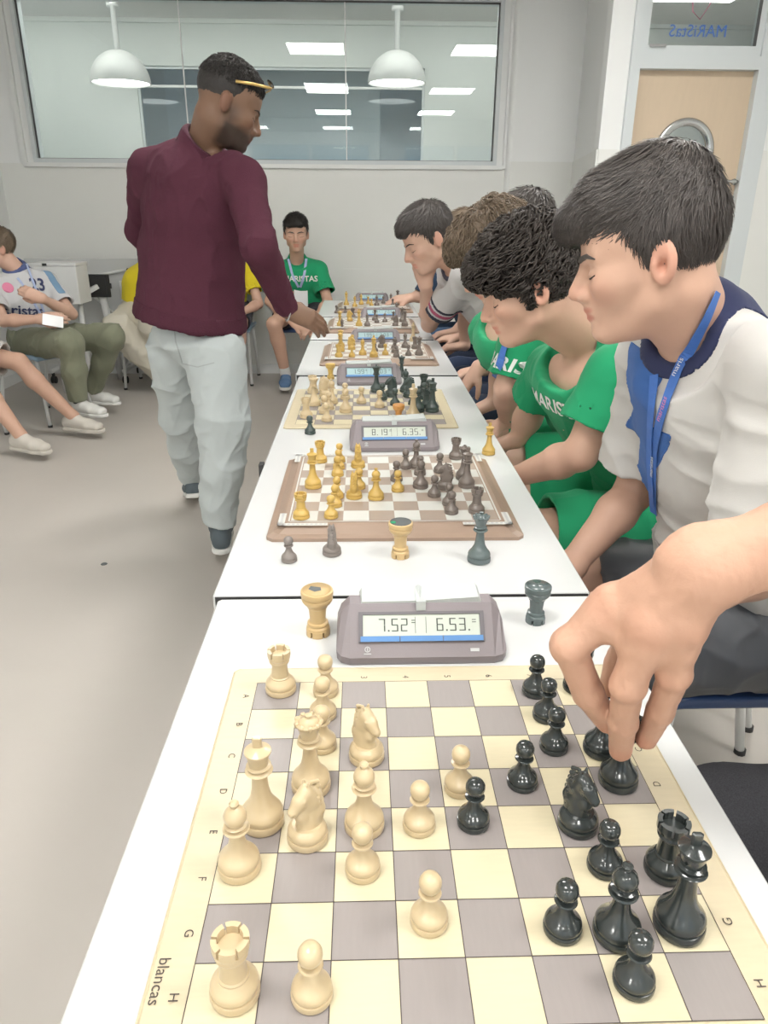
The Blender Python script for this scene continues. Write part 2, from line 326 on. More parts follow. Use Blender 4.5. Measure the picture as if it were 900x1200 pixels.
# interior window 1
f=MB(); g=.05
f.box((WX0-.03,YB-.02,WZ0-.03),(WX0,YB+T,WZ1+.03)).box((WX1,YB-.02,WZ0-.03),(WX1+.03,YB+T,WZ1+.03)).box((WX0,YB-.02,WZ0-.03),(WX1,YB+T,WZ0)).box((WX0,YB-.02,WZ1),(WX1,YB+T,WZ1+.03))
win=struct('window_1',f,'frame_grey')
cx=[WX0-.11,WX0-.055]
MB().box((WX0-.115,YB-.03,WZ0-.06),(WX0-.08,YB-.0,ZC)).obj('side_casing','white_paint',win); MB().box((WX1+.08,YB-.03,WZ0-.05),(WX1+.115,YB,ZC)).obj('side_casing','white_paint',win)
MB().box((WX0-.08,YB-.035,WZ0-.06),(WX1+.08,YB,WZ0-.03)).obj('window_sill','white_paint',win)
s=MB(); s.box((WX0,YB+.012,WZ0),(WX0+.008,YB+.03,WZ1)).box((WX1-.008,YB+.012,WZ0),(WX1,YB+.03,WZ1)).box((WX0,YB+.012,WZ1-.008),(WX1,YB+.03,WZ1)).box((WX0,YB+.012,WZ0),(WX1,YB+.03,WZ0+.005)); s.obj('seal','dark_seal',win)
gx=[WX0+.008,-1.33,-.115,WX1-.008]
for i in range(3): MB().box((gx[i]+(.003 if i else 0),YB+.018,WZ0+.005),(gx[i+1]-.003,YB+.026,WZ1-.008)).obj('pane','window_glass',win)
for x in gx[1:3]: MB().box((x-.004,YB+.016,WZ0+.005),(x+.004,YB+.028,WZ1-.008)).obj('joint','white_paint',win)
# corridor behind the window, with its lamps and a second, darker window
YC=7.62; CZ=2.86
struct('corridor_ceiling',MB().box((-4.2,YB+T,CZ),(3.6,YC,CZ+.05)),'ceiling_tile').name='ceiling_corridor'
struct('trim_6',MB().box((-4.2,YC-.02,CZ-.035),(3.6,YC-.001,CZ)),'corridor_paint')
ox0,ox1,oz1=-2.02,.58,2.50
wc=MB(); wc.box((-4.2,YC,0),(ox0,YC+.1,CZ)).box((ox1,YC,0),(3.6,YC+.1,CZ)).box((ox0,YC,oz1),(ox1,YC+.1,CZ)).box((ox0,YC,0),(ox1,YC+.1,1.0))
wc.box((-4.2,YB,0),(-4.1,YC+.1,CZ+.05)).box((3.6,YD+.1,0),(3.7,YC+.1,ZC)).box((-4.1,YB+.02,0),(XL-.1,YB+T,CZ)) 
struct('wall_corridor',wc,'corridor_paint')
struct('ceiling_lobby',MB().box((XC+.1,YD+.1,ZC),(3.7,YC,ZC+.06)),'ceiling_tile')
f=MB(); f.box((ox0,YC+.02,1.0),(ox0+.02,YC+.08,oz1)).box((ox1-.02,YC+.02,1.0),(ox1,YC+.08,oz1)).box((ox0,YC+.02,oz1-.02),(ox1,YC+.08,oz1))
w2=struct('window_2',f,'frame_grey'); MB().box((ox0+.02,YC+.045,1.0),(ox1-.02,YC+.055,oz1-.02)).obj('pane','grey_glass',w2)
MB().box((ox0,YC+.03,2.335),(ox1,YC+.06,2.355)).obj('reflection_bar','white_paint',w2)  # painted bar stands in for a strip light's reflection across the pane
# the room beyond it
r=MB(); r.box((-4,YC+3.0,0),(3,YC+3.1,3)).box((-4.1,YC+.1,0),(-4,YC+3.1,3)).box((3,YC+.1,0),(3.1,YC+3.1,3)); struct('wall_far_room',r,'corridor_paint'); struct('ceiling_far_room',MB().box((-4.1,YC+.1,3),(3.1,YC+3.1,3.05)),'ceiling_tile')
struct('trim_7',MB().box((-2.05,YC+1.2,0),(-1.55,YC+1.3,3)).box((.2,YC+1.2,0),(.8,YC+1.3,3)),'frame_grey')
def lamp_panel(x,y,z,sx,sy,label,group,gl='panel_glow'):
    t=empty('ceiling_light',(x,y,z)); tag(t,label,'ceiling light',group)
    f=MB(); b=.03; f.box((-sx/2-b,-sy/2-b,-.012),(sx/2+b,-sy/2,-.001)).box((-sx/2-b,sy/2,-.012),(sx/2+b,sy/2+b,-.001)).box((-sx/2-b,-sy/2,-.012),(-sx/2,sy/2,-.001)).box((sx/2,-sy/2,-.012),(sx/2+b,sy/2,-.001)); f.obj('frame','white_paint',t)
    MB().box((-sx/2,-sy/2,-.008),(sx/2,sy/2,-.002)).obj('diffuser',gl,t); return t
nx=['left','middle','right']; ny=['farthest','middle','rear','last']
for i,x in enumerate((-2.3,-.5,1.35)):
    for j,y in enumerate((3.2,.3,-2.2)):
        if i==0 and j<2: continue  # left column: one unseen rear panel, added to even out the light
        lamp_panel(x,y,ZC,.62,.62,'square white ceiling panel light, %s column and %s row of the room'%(nx[i],ny[j]),'ceiling panel lights')
for i,x in enumerate((-.7,.9)): lamp_panel(x,YC+1.6,3.0,.6,.6,'ceiling panel light in the dim room beyond, %s one'%('left','right')[i],'lights of the room beyond','strip_glow')
o=MB().box((-4.0,YB+.30,CZ-.03),(2.9,YB+.40,CZ-.001)).obj('strip_light',[ 'strip_glow']); tag(o,'long white strip light along the corridor ceiling above the wide window','light')
for k,(px,lab) in enumerate(((142,'white dome pendant lamp behind the window, left of the standing man'),(465,'white dome pendant lamp behind the window, right of the standing man'))):
    c=at(px,98,7.12); t=empty('pendant_lamp',tuple(c)); tag(t,lab,'pendant lamp','dome pendants in the corridor')
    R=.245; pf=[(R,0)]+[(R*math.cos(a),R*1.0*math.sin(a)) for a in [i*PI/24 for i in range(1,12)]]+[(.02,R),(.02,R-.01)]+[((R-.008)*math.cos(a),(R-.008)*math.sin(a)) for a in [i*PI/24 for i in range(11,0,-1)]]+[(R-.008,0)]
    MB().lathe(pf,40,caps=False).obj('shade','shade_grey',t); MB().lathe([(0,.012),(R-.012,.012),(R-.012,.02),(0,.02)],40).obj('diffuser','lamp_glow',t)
    MB().lathe([(.022,R-.005),(.022,CZ-c[2]-.03),(.05,CZ-c[2]-.03),(.05,CZ-c[2])],14).obj('stem','white_metal',t)
# door with porthole, frame, transom
f=MB(); f.box((FX0,YD-.03,0),(DX0-.0,YD+.1,TZ1+.06)).box((DX1,YD-.03,0),(FX1,YD+.1,TZ1+.06)).box((DX0,YD-.03,DZ),(DX1,YD+.1,TZ0-.055)).box((DX0,YD-.03,TZ1),(DX1,YD+.1,TZ1+.06))
f.box((FX1,YD-.02,0),(FX1+.05,YD,TZ1+.06)); df=struct('trim_8',f,'frame_grey')
tr=struct('window_5',MB().box((DX0,YD-.015,TZ0-.06),(DX1,YD+.06,TZ0-.0)).box((DX0,YD-.015,TZ0),(DX0+.035,YD+.06,TZ1)).box((DX1-.035,YD-.015,TZ0),(DX1,YD+.06,TZ1)),'frame_grey')
MB().box((DX0+.035,YD+.02,TZ0),(DX1-.035,YD+.026,TZ1)).obj('pane','window_glass',tr); MB().box((DX1-.04,YD-.012,TZ0),(DX1-.034,YD+.02,TZ1)).box((DX0+.035,YD+.01,TZ0),(DX1-.035,YD+.018,TZ0+.005)).obj('seal','dark_seal',tr)
MB().box((DX0+.04,YD-.034,DZ+.115),(DX0+.14,YD-.03,DZ+.128)).obj('hinge','grey_metal',tr)
tx=MB(); c=at(818,37,YD+.019); text_on(tx,'MARiStaS',.090,(c[0],YD+.018,c[2]),(-1,0,0),(0,0,1)); o=tx.obj('lettering',[MATS['lanyard_blue']],tr)
c=at(822,9,YD+.019); hb=MB(); hb.tube([(c[0]-.07,YD+.016,c[2]+.10),(c[0]-.05,YD+.016,c[2]-.02),(c[0],YD+.016,c[2]-.06),(c[0]+.05,YD+.016,c[2]+.02),(c[0]+.06,YD+.016,c[2]+.10)],.006,6,squash=.3); hb.obj('drawing','print_pink',tr)
door=MB(); n=40; PX,PZ=at(803,178,YD)[0],1.655; PR=.155
ring=[(PX+PR*math.cos(2*PI*k/n),PZ+PR*math.sin(2*PI*k/n)) for k in range(n)]
def edge_pt(a):
    dx,dz=math.cos(a),math.sin(a); t=min(((DX1-PX) if dx>0 else (DX0-PX))/dx if abs(dx)>1e-6 else 9,((DZ-PZ) if dz>0 else (0.01-PZ))/dz if abs(dz)>1e-6 else 9); return (PX+dx*t,PZ+dz*t)
cor=[math.atan2(z-PZ,x-PX)%(2*PI) for x in (DX0,DX1) for z in (.01,DZ)]
angs=sorted([2*PI*k/n for k in range(n)]+cor); vs=[];
for yy in (YD+.03,YD+.07):
    for a in angs: vs.append((PX+PR*math.cos(a),yy,PZ+PR*math.sin(a)))
    for a in angs: e=edge_pt(a); vs.append((e[0],yy,e[1]))
m_=len(angs); fs=[]
for k in range(m_):
    j=(k+1)%m_; fs+=[(k,j,m_+j,m_+k),(2*m_+k,3*m_+k,3*m_+j,2*m_+j),(k,2*m_+k,2*m_+j,j)]
door.add(vs,fs); dr=struct('door_1',door,'door_wood')
pg=MB(); 
for (r0,r1,y0) in ((PR-.012,PR+.035,YD+.012),):
    prof=[(r0,0),(r0,.02),(r1-.01,.02),(r1,.012),(r1,0)]
    v=[];f=[]
    for r_,d in prof:
        for k in range(48): th=2*PI*k/48; v.append((PX+r_*math.cos(th),YD+.03-d,PZ+r_*math.sin(th)))
    for i in range(4):
        for k in range(48): f.append((i*48+k,i*48+(k+1)%48,(i+1)*48+(k+1)%48,(i+1)*48+k))
    pg.add(v,f,0,True)
pg.obj('porthole_rim','steel',dr); q=MB(); q.add([(PX+PR*math.cos(2*PI*k/48),YD+.05,PZ+PR*math.sin(2*PI*k/48)) for k in range(48)],[tuple(range(48))]); q.obj('porthole_glass','window_glass',dr)
hc=at(862,213,YD+.0); h=MB(); h.lathe([(.0,0),(.026,0),(.026,.008),(0,.008)],20); h2=MB(); h2.tube([(hc[0],YD+.03,hc[2]),(hc[0],YD-.02,hc[2]),(hc[0]-.02,YD-.025,hc[2]),(hc[0]-.13,YD-.025,hc[2])],.010,10); h2.tube([(hc[0],YD+.03,hc[2]),(hc[0],YD+.02,hc[2])],.019,18); hd=h2.obj('handle','steel',dr)
MB().tube([(hc[0],YD+.03,hc[2]-.10),(hc[0],YD+.018,hc[2]-.10)],.019,18).obj('lock','steel',dr)
for (a,b,z,lab) in (((1.3,6.7),(2.75,6.7),2.98,'white strip light seen through the glass above the door, level one'),((1.75,7.3),(3.1,5.6),2.93,'white strip light seen through the glass above the door, slanting one')):
    dx,dy=b[0]-a[0],b[1]-a[1]; L=math.hypot(dx,dy); o=MB().box((0,-.03,-.02),(L,.03,0)).obj('strip_light','lamp_glow'); o.location=(a[0]+.5,a[1],z); o.rotation_euler=(0,0,math.atan2(dy,dx)); tag(o,lab,'light')
# ------------------------------------------------------------------ tables
ZT=.75
TABS=[(-.212,.338,-.65,.944,'nearest white table, under the front board'),(-.222,.336,.953,2.530,'second white table, under the two boards past the front clock'),(-.235,.337,2.556,3.320,'third white table, short, under the fourth board'),(-.237,.325,3.350,4.128,'fourth white table, under the fifth board'),(-.25,.315,4.160,4.98,'farthest white table, nearest to the back wall')]
for x0,x1,y0,y1,lab in TABS:
    t=empty('table',((x0+x1)/2,(y0+y1)/2,0)); tag(t,lab,'table','row of white tables'); cx_,cy_=(x0+x1)/2,(y0+y1)/2; hx,hy=(x1-x0)/2,(y1-y0)/2
    MB().bbox((-hx,-hy,ZT-.025),(hx,hy,ZT),.004).obj('tabletop','table_laminate',t)
    MB().box((-hx+.004,-hy-.0022,ZT-.024),(hx-.004,-hy+.0002,ZT-.0012)).obj('edge_band','black_rubber',t)
    fr=MB(); fr.box((-hx+.04,-hy+.05,ZT-.065),(-hx+.06,hy-.05,ZT-.025)).box((hx-.06,-hy+.05,ZT-.065),(hx-.04,hy-.05,ZT-.025)).box((-hx+.04,-hy+.05,ZT-.065),(hx-.04,-hy+.07,ZT-.025)).box((-hx+.04,hy-.07,ZT-.065),(hx-.04,hy-.05,ZT-.025)); fr.obj('apron','white_metal',t)
    for sx in (-1,1):
        for sy in (-1,1): MB().tube([(sx*(hx-.05),sy*(hy-.06),ZT-.03),(sx*(hx-.05),sy*(hy-.06),0)],.017,12).obj('leg','white_metal',t)
c=atz(318,545,ZT); o=MB().box((-.006,-.012,-.03),(.004,.012,.004)).obj('table_clip','black_rubber',None,(-.222-.004,c[1],ZT)); tag(o,'small black clip on the left edge of the second white table','clip')
# ------------------------------------------------------------------ boards
BT=.004
def flat_board(name,cx,cy,sq,mg,z0,label,letters,rz=0):
    t=empty('chess_board',(cx,cy,z0),rz); tag(t,label,'chess board','flat cream chess boards'); H=4*sq; O=H+mg
    MB().bbox((-O,-O,0),(O,O,BT),.006).obj('board','cream_border',t)
    s=MB(); 
    for i in range(8):
        for j in range(8):     # i column from left, j row from far
            x,y=-H+i*sq,H-j*sq; s.add([(x,y-sq,BT+.0004),(x+sq,y-sq,BT+.0004),(x+sq,y,BT+.0004),(x,y,BT+.0004)],[(0,1,2,3)],(i+j)%2)
    s.obj('squares',['mauve_square','cream_square'],t)
    l=MB(); e=.0007; z=BT+.0007
    for a,b,c_,d in ((-H-e,-H-e,H+e,-H),(-H-e,H,H+e,H+e),(-H-e,-H,-H,H),(H,-H,H+e,H)): l.add([(a,b,z),(c_,b,z),(c_,d,z),(a,d,z)],[(0,1,2,3)])
    for k in range(1,8):
        p=-H+k*sq; l.add([(p-.0004,-H,z),(p+.0004,-H,z),(p+.0004,H,z),(p-.0004,H,z)],[(0,1,2,3)]); l.add([(-H,p-.0004,z),(H,p-.0004,z),(H,p+.0004,z),(-H,p+.0004,z)],[(0,1,2,3)])
    l.obj('grid_lines','board_ink',t)
    if letters:
        tx=MB()
        for j in range(8):
            y=H-(j+.5)*sq; text_on(tx,'ABCDEFGH'[j],.0100,(-H-.0105,y,z),(0,-1,0),(1,0,0)); text_on(tx,'ABCDEFGH'[j],.0100,(H+.0105,y,z),(0,1,0),(-1,0,0))
            text_on(tx,'12345678'[j],.0110,(-H+(j+.5)*sq,H+.009,z),(0,-1,0),(1,0,0)); text_on(tx,'12345678'[j],.0110,(-H+(j+.5)*sq,-H-.010,z),(0,1,0),(-1,0,0))
        tx.obj('coordinates','board_ink',t)['kind']='stuff'; tx=MB(); text_on(tx,'blancas',.0125,(-H-.0235,-H+.75*sq,z),(0,-1,0),(1,0,0)); tx.obj('lettering','board_ink',t)
    return t
def frame_board(cx,cy,sq,O,hgt,label,z0=ZT):
    t=empty('chess_board',(cx,cy,z0)); tag(t,label,'chess board','framed walnut chess boards'); H=4*sq; I=O-.028
    v=[];f=[]
    rings=[(O,0),(O,.006),(O-.010,.010),(I+.004,hgt-.002),(I,hgt),(I-.004,hgt)]
    ch=.018
    def ringp(r,z): 
        c_=ch*.6; return [(-r+c_,-r,z),(r-c_,-r,z),(r,-r+c_,z),(r,r-c_,z),(r-c_,r,z),(-r+c_,r,z),(-r,r-c_,z),(-r,-r+c_,z)]
    for k,(r,z) in enumerate(rings):
        if k<2: v+=[(-r,-r,z),(-r,-r,z),(r,-r,z),(r,-r,z),(r,r,z),(r,r,z),(-r,r,z),(-r,r,z)] if False else ringp(r,z)
        else: v+=ringp(r,z)
    for k in range(len(rings)-1):
        for i in range(8): f.append((k*8+i,k*8+(i+1)%8,(k+1)*8+(i+1)%8,(k+1)*8+i))
    f.append(tuple(range((len(rings)-1)*8,len(rings)*8))); f.append(tuple(range(7,-1,-1)))
    MB().add(v,f).obj('frame','walnut_frame',t)
    s=MB()
    for i in range(8):
        for j in range(8):
            x,y=-H+i*sq,H-j*sq; s.add([(x,y-sq,hgt+.0005),(x+sq,y-sq,hgt+.0005),(x+sq,y,hgt+.0005),(x,y,hgt+.0005)],[(0,1,2,3)],(i+j)%2)
    s.obj('squares',['walnut_square','white_square'],t)
    b=MB(); z=hgt+.0006; e=H+.002
    for a in (e,): 
        for q in ((-a,-a-.003,a,-a),(-a,a,a,a+.003),(-a-.003,-a,-a,a),(a,-a,a+.003,a)): b.add([(q[0],q[1],z),(q[2],q[1],z),(q[2],q[3],z),(q[0],q[3],z)],[(0,1,2,3)])
    b.obj('inlay_line','white_square',t)
    b=MB(); d=MB(); g=H+.010; wdt=.012; L=H*.52
    for sx in (-1,1):
        for sy in (-1,1):
            for (u0,u1,w0,w1) in ((sx*(H-L+.03),sx*(H+.022),sy*g,sy*(g+wdt)),(sx*g,sx*(g+wdt),sy*(H-L+.06),sy*(H+.022))):
                x0,x1=sorted((u0,u1));y0,y1=sorted((w0,w1)); b.add([(x0,y0,z),(x1,y0,z),(x1,y1,z),(x0,y1,z)],[(0,1,2,3)])
                n=11; 
                for k in range(n):
                    if x1-x0>y1-y0: px=x0+(x1-x0)*(k+.5)/n; py=(y0+y1)/2
                    else: px=(x0+x1)/2; py=y0+(y1-y0)*(k+.5)/n
                    a=.0022; d.add([(px-a,py-a,z+.0004),(px+a,py-a,z+.0004),(px+a,py+a,z+.0004),(px-a,py+a,z+.0004)],[(0,1,2,3)])
    b.obj('marker_strip','white_square',t)['kind']='stuff'; d.obj('marker_dots','mark_grey',t)['kind']='stuff'
    return t
H1=.2
flat_board('b',-.12614+.2,.72953-.2,.05,.0325,ZT,'large cream and mauve chess board nearest to the camera','y')
B1=(-.12614+.2,.72953-.2,.05,ZT+BT); 
B2=(.055,1.365,.0455,ZT+.022); frame_board(*B2[:3],.222,.022,'walnut framed chess board behind the first clock, second from the front')
B3=(.021,2.085,.050,ZT+BT); flat_board('b',*B3[:3],.030,ZT,'smaller looking cream chess board between the second and third clocks','')
B4=(.062,2.935,.0455,ZT+.022); frame_board(*B4[:3],.222,.022,'walnut framed chess board on the short third table')
B5=(.048,3.745,.0455,ZT+.022); frame_board(*B5[:3],.222,.022,'walnut framed chess board on the fourth table beside the bent elbow')
B6=(.07,4.53,.0455,ZT+.022); frame_board(*B6[:3],.222,.022,'walnut framed chess board farthest away, under the reaching pink hand')
# ------------------------------------------------------------------ chess pieces
def base_prof(r,h):      # turned foot: disc, groove, ogee
    return [(0,0),(r*.90,0),(r*.985,h*.05),(r,h*.16),(r,h*.40),(r*.975,h*.47),(r*.91,h*.49),(r*.91,h*.55),(r*.955,h*.60),(r*.965,h*.74),(r*.93,h*.88),(r*.84,h*1.04),(r*.74,h*1.16)]
def prof(kind):
    if kind=='pawn': return base_prof(.0150,.0125)+[(.0088,.0170),(.0070,.0205),(.0056,.0245),(.0049,.0285),(.0050,.0298),(.0084,.0304),(.0090,.0313),(.0084,.0324),(.0052,.0332),(.0062,.0345),(.0080,.0370),(.0088,.0405),(.0086,.0440),(.0070,.0472),(.0042,.0490),(0,.0496)]
    if kind=='rook': return base_prof(.0178,.0145)+[(.0122,.0182),(.0112,.0192),(.0112,.0205),(.0100,.0215),(.0094,.0270),(.0088,.0350),(.0092,.0385),(.0114,.0395),(.0118,.0410),(.0112,.0424),(.0108,.0432),(.0126,.0450),(.0130,.0480),(0,.0480)]
    if kind=='bishop': return base_prof(.0182,.0155)+[(.0115,.0205),(.0084,.0255),(.0068,.0320),(.0058,.0405),(.0060,.0425),(.0104,.0432),(.0112,.0444),(.0104,.0457),(.0068,.0464),(.0074,.0476),(.0094,.0482),(.0098,.0492),(.0074,.0502),(.0080,.0520),(.0094,.0550),(.0096,.0580),(.0084,.0618),(.0056,.0650),(.0030,.0666),(.0028,.0674),(.0040,.0688),(.0042,.0704),(.0030,.0720),(0,.0728)]
    if kind=='queen': return base_prof(.0190,.0170)+[(.0122,.0225),(.0090,.0285),(.0072,.0370),(.0062,.0490),(.0064,.0525),(.0108,.0532),(.0118,.0545),(.0108,.0558),(.0074,.0566),(.0080,.0578),(.0100,.0584),(.0104,.0595),(.0080,.0606),(.0082,.0640),(.0104,.0710),(.0126,.0755),(.0130,.0772),(.0104,.0776),(.0096,.0770),(.0088,.0785),(.0050,.0812),(.0022,.0822),(.0036,.0834),(.0034,.0848),(0,.0858)]
    if kind=='king': return base_prof(.0196,.0180)+[(.0128,.0240),(.0096,.0305),(.0076,.0400),(.0066,.0550),(.0068,.0580),(.0112,.0587),(.0124,.0600),(.0112,.0614),(.0080,.0622),(.0086,.0634),(.0106,.0640),(.0110,.0652),(.0084,.0663),(.0086,.0700),(.0104,.0770),(.0120,.0800),(.0118,.0812),(.0070,.0836),(.0035,.0848),(0,.0850)]
    if kind=='knight': return base_prof(.0182,.0150)+[(.0130,.0180),(0,.0186)]
PM={}
def piece_meshes(kind):
    if kind in PM: return PM[kind]
    mb=MB(); mb.lathe(prof(kind),28); extra=None
    if kind=='rook':
        n=6
        for k in range(n):       # crenels on the rim
            a0=2*PI*(k+.08)/n; a1=2*PI*(k+.92)/n; v=[]
            S=5
            for q in range(S+1):
                a=a0+(a1-a0)*q/S
                for r,z in ((.0092,.0478),(.0132,.0478),(.0132,.0548),(.0092,.0548)): v.append((r*math.cos(a),r*math.sin(a),z))
            f=[(0,1,2,3),(4*S+3,4*S+2,4*S+1,4*S)]
            for q in range(S):
                for e in range(4): f.append((4*q+e,4*q+(e+1)%4,4*q+4+(e+1)%4,4*q+4+e))
            mb.add(v,f)
    if kind=='queen':
        cr=MB()
        for k in range(9):
            a=2*PI*k/9; cr.tube([(.0108*math.cos(a),.0108*math.sin(a),.0750),(.0122*math.cos(a),.0122*math.sin(a),.0792)],[.0030,.0020],7)
        extra=('crown',cr.mesh('crown'))
    if kind=='king':
        cr=MB(); cr.bbox((-.0042,-.0022,.0835),(.0042,.0022,.0950),.0015); extra=('finial',cr.mesh('finial'))
    if kind=='knight':
        s=Sdf(.0009); sd=(0,1,0)
        s.loft([(-.002,0,.014),(-.0065,0,.028),(-.005,0,.042),(.000,0,.052)],[(.0105,.0135),(.0086,.0122),(.0076,.0102),(.0064,.0082)],sd,.003)
        s.loft([(-.001,0,.050),(.0075,0,.046),(.0145,0,.0395)],[(.0068,.0084),(.0058,.0066),(.0048,.0048)],sd,.003)
        s.loft([(.002,0,.020),(.006,0,.030),(.000,0,.040)],[(.0065,.006),(.0055,.0055),(.005,.006)],sd,.003)
        for y in (-.0028,.0028):
            s.cap((-.002,y*1.1,.053),(-.001,y*1.3,.0625),.0032,.0012,.0015); s.ell((.006,y*2.2,.0490),(.0017,.0013,.0017),None,.001); s.cap((.0155,y,.039),(.0158,y*1.1,.0385),.0012,None,.0008,True)
        s.cap((.0195,-.006,.0372),(.0105,-.0,.0395),.0007,None,.0008,True) if False else None
        for k in range(7):
            t=k/6; x=-.0155+.007*abs(t-.35); z=.022+.034*t; s.cap((x-.002,-.0,z),(x+.006,0,z+.004),.0022,.0012,.0012)
            s.cap((x+.003,-.0075,z+.001),(x+.0065,-.006,z+.003),.0007,None,.0008,True); s.cap((x+.003,.0075,z+.001),(x+.0065,.006,z+.003),.0007,None,.0008,True)
        v,f=s.mesh(); extra=('horse_head',np_mesh('horse_head',v,f))
    base=mb.mesh(kind); base.set_sharp_from_angle(angle=.62); PM[kind]=(base,extra); return PM[kind]
VAR={}
def piece(kind,m,x,y,z,label,group,s=1.0,rz=0,invert=False,tilt=None):
    key=(kind,m)
    if key not in VAR:
        b,e=piece_meshes(kind); b=b.copy(); b.materials.append(MATS[m]); 
        if e: em=e[1].copy(); em.materials.append(MATS[m]); e=(e[0],em)
        VAR[key]=(b,e)
    b,e=VAR[key]; o=bpy.data.objects.new({'pawn':'pawn','rook':'rook','bishop':'bishop','queen':'queen','king':'king','knight':'knight'}[kind],b); COL.objects.link(o)
    if e: q=bpy.data.objects.new(e[0],e[1]); COL.objects.link(q); q.parent=o
    o.location=(x,y,z); o.scale=(s,s,s); o.rotation_euler=(0,0,rz)
    if invert:
        h=.0548 if kind=='rook' else .08; o.location=(x,y,z+h*s); o.rotation_euler=(PI,0,rz)
    tag(o,label,kind,group); return o
ORD=['first','second','third','fourth','fifth','sixth','seventh','eighth']
def placer(B,bname,ms,names,letters=False,s=(1,1),wr=0,br=PI):
    cx,cy,sq,z=B; used=set()
    def put(kind,side,px,py,rz=None):
        p=atz(px,py,z+.0008); x,y=float(p[0]),float(p[1]); H=4*sq
        x=min(max(x,cx-H+.014),cx+H-.014); y=min(max(y,cy-H+.014),cy+H-.014)
        c=int((x-cx+H)/sq); r=int((cy+H-y)/sq)
        if not letters:      # settle in the middle of the square, a little uneven
            k=0
            while (c,r) in used and k<40:
                k+=1; best=None
                for dc in (-1,0,1):
                    for dr in (-1,0,1):
                        if 0<=c+dc<8 and 0<=r+dr<8 and (c+dc,r+dr) not in used:
                            d=(cx-H+(c+dc+.5)*sq-x)**2+((cy+H-(r+dr+.5)*sq-y)*.6)**2
                            if best is None or d<best[0]: best=(d,c+dc,r+dr)
                if best: c,r=best[1],best[2]
                else: break
            used.add((c,r)); X,Y=cx-H+(c+.5)*sq,cy+H-(r+.5)*sq
            x=X+max(-.25*sq,min(.25*sq,x-X)); y=Y+max(-.25*sq,min(.25*sq,y-Y))
        if letters: lab='%s %s standing on square %s%d of the board nearest the camera'%(names[side],kind,'ABCDEFGH'[r],c+1)
        else: lab='%s %s on the %s, %s column from left, %s row up'%(names[side],kind,bname,ORD[c],ORD[7-r])
        return piece(kind,ms[side],x,y,z+.0006,lab,'%s pieces on the %s'%(names[side],bname),s[side],(rz if rz is not None else (wr,br)[side])+random.uniform(-.15,.15))
    return put
P1=placer(B1,'nearest board',('ivory_plastic','black_plastic'),('cream','black'),True)
for a in [('rook',330,804),('pawn',382,811),('pawn',378.6,838),('pawn',378,874),('queen',364.7,922),('king',308,963),('bishop',281,1017),('bishop',427,968),('pawn',425,1020),('pawn',491,968),('pawn',538,924),('pawn',502.6,1080),('rook',276,1163),('pawn',365.6,1166)]: P1(a[0],0,a[1],a[2])
P1('knight',0,429.6,887,-.75); P1('knight',0,360.6,982,-2.3)
for a in [('pawn',626.5,811),('pawn',639.6,840),('pawn',648.6,876),('pawn',611.6,918),('pawn',554.4,964),('bishop',703.5,879),('queen',723.6,916),('pawn',708,1016),('bishop',722,1094),('pawn',658.7,1089),('pawn',742,1152),('rook',779,1020),('king',794.7,1085),('rook',677,806)]: P1(a[0],1,a[1],a[2])
P1('knight',1,676.7,967,-PI/2+.5)
P2=placer(B2,'second board',('yellow_wood','brown_wood'),('yellow','dark brown'),s=(.84,.84))
for k,x,y in [('rook',377,542),('king',367,570),('pawn',398,541),('pawn',397,549),('pawn',395.6,558),('knight',419.6,547),('knight',415,583),('pawn',395,583),('pawn',393,593),('pawn',388,606),('rook',353,607),('bishop',440.6,584),('pawn',465.6,575),('pawn',421,572)]: P2(k,0,x,y,PI/2 if k=='knight' else None)
for k,x,y in [('pawn',461,563),('bishop',486,547),('pawn',483,549),('pawn',492,556),('bishop',492.6,571),('pawn',515,553),('knight',521,572),('rook',532.6,537),('queen',538,560),('king',546,570),('pawn',515,581),('pawn',520,591),('pawn',527.6,601),('rook',558,600)]: P2(k,1,x,y)
P3=placer(B3,'third board',('ivory_plastic','green_black_plastic'),('cream','greenish black'),s=(1.0,1.0))
for k,x,y in [('rook',366.7,460.5),('queen',368.5,475),('rook',359,489),('knight',381,464),('bishop',390.5,472),('pawn',385.6,479),('pawn',383,493),('pawn',380,484),('pawn',404.6,467),('bishop',405,482.5),('pawn',423.5,472),('pawn',444.7,476.5),('king',483.8,490)]: P3(k,0,x,y)
for k,x,y in [('queen',441,458),('pawn',448.3,468),('knight',458,464),('pawn',462.8,474.6),('bishop',474,459),('knight',479,465),('pawn',484,474),('bishop',490,482),('rook',494.8,454.5),('pawn',500,456),('pawn',495,467),('rook',499.7,477),('king',506.4,482)]: P3(k,1,x,y)
P4=placer(B4,'fourth board',('yellow_wood','brown_wood'),('yellow','dark brown'),s=(.84,.84))
for k,x,y in [('rook',397,418),('queen',399.5,407),('king',399,412),('pawn',413.6,418),('knight',412,410),('pawn',413,404),('bishop',425,415.5),('king',438,418),('pawn',451.5,415.5)]: P4(k,0,x,y)
for k,x,y in [('pawn',439.5,412),('knight',447,407.5),('pawn',461.8,408),('bishop',463,413),('pawn',464.4,418),('bishop',474.7,407.5),('pawn',478.7,417),('rook',486,408),('queen',491,416)]: P4(k,1,x,y)
P5=placer(B5,'fifth board',('yellow_wood','brown_wood'),('yellow','dark brown'),s=(.84,.84))
for k,x,y in [('queen',398.4,382),('knight',410,376),('king',420.7,382)]: P5(k,0,x,y)
for k,x,y in [('bishop',430.4,382),('bishop',439.3,375),('pawn',441.6,378),('pawn',451,377),('pawn',461,374.4),('knight',463.3,382),('queen',471.3,377),('king',474.4,382)]: P5(k,1,x,y)
P6=placer(B6,'farthest board',('yellow_wood','brown_wood'),('yellow','dark brown'),s=(.84,.84))
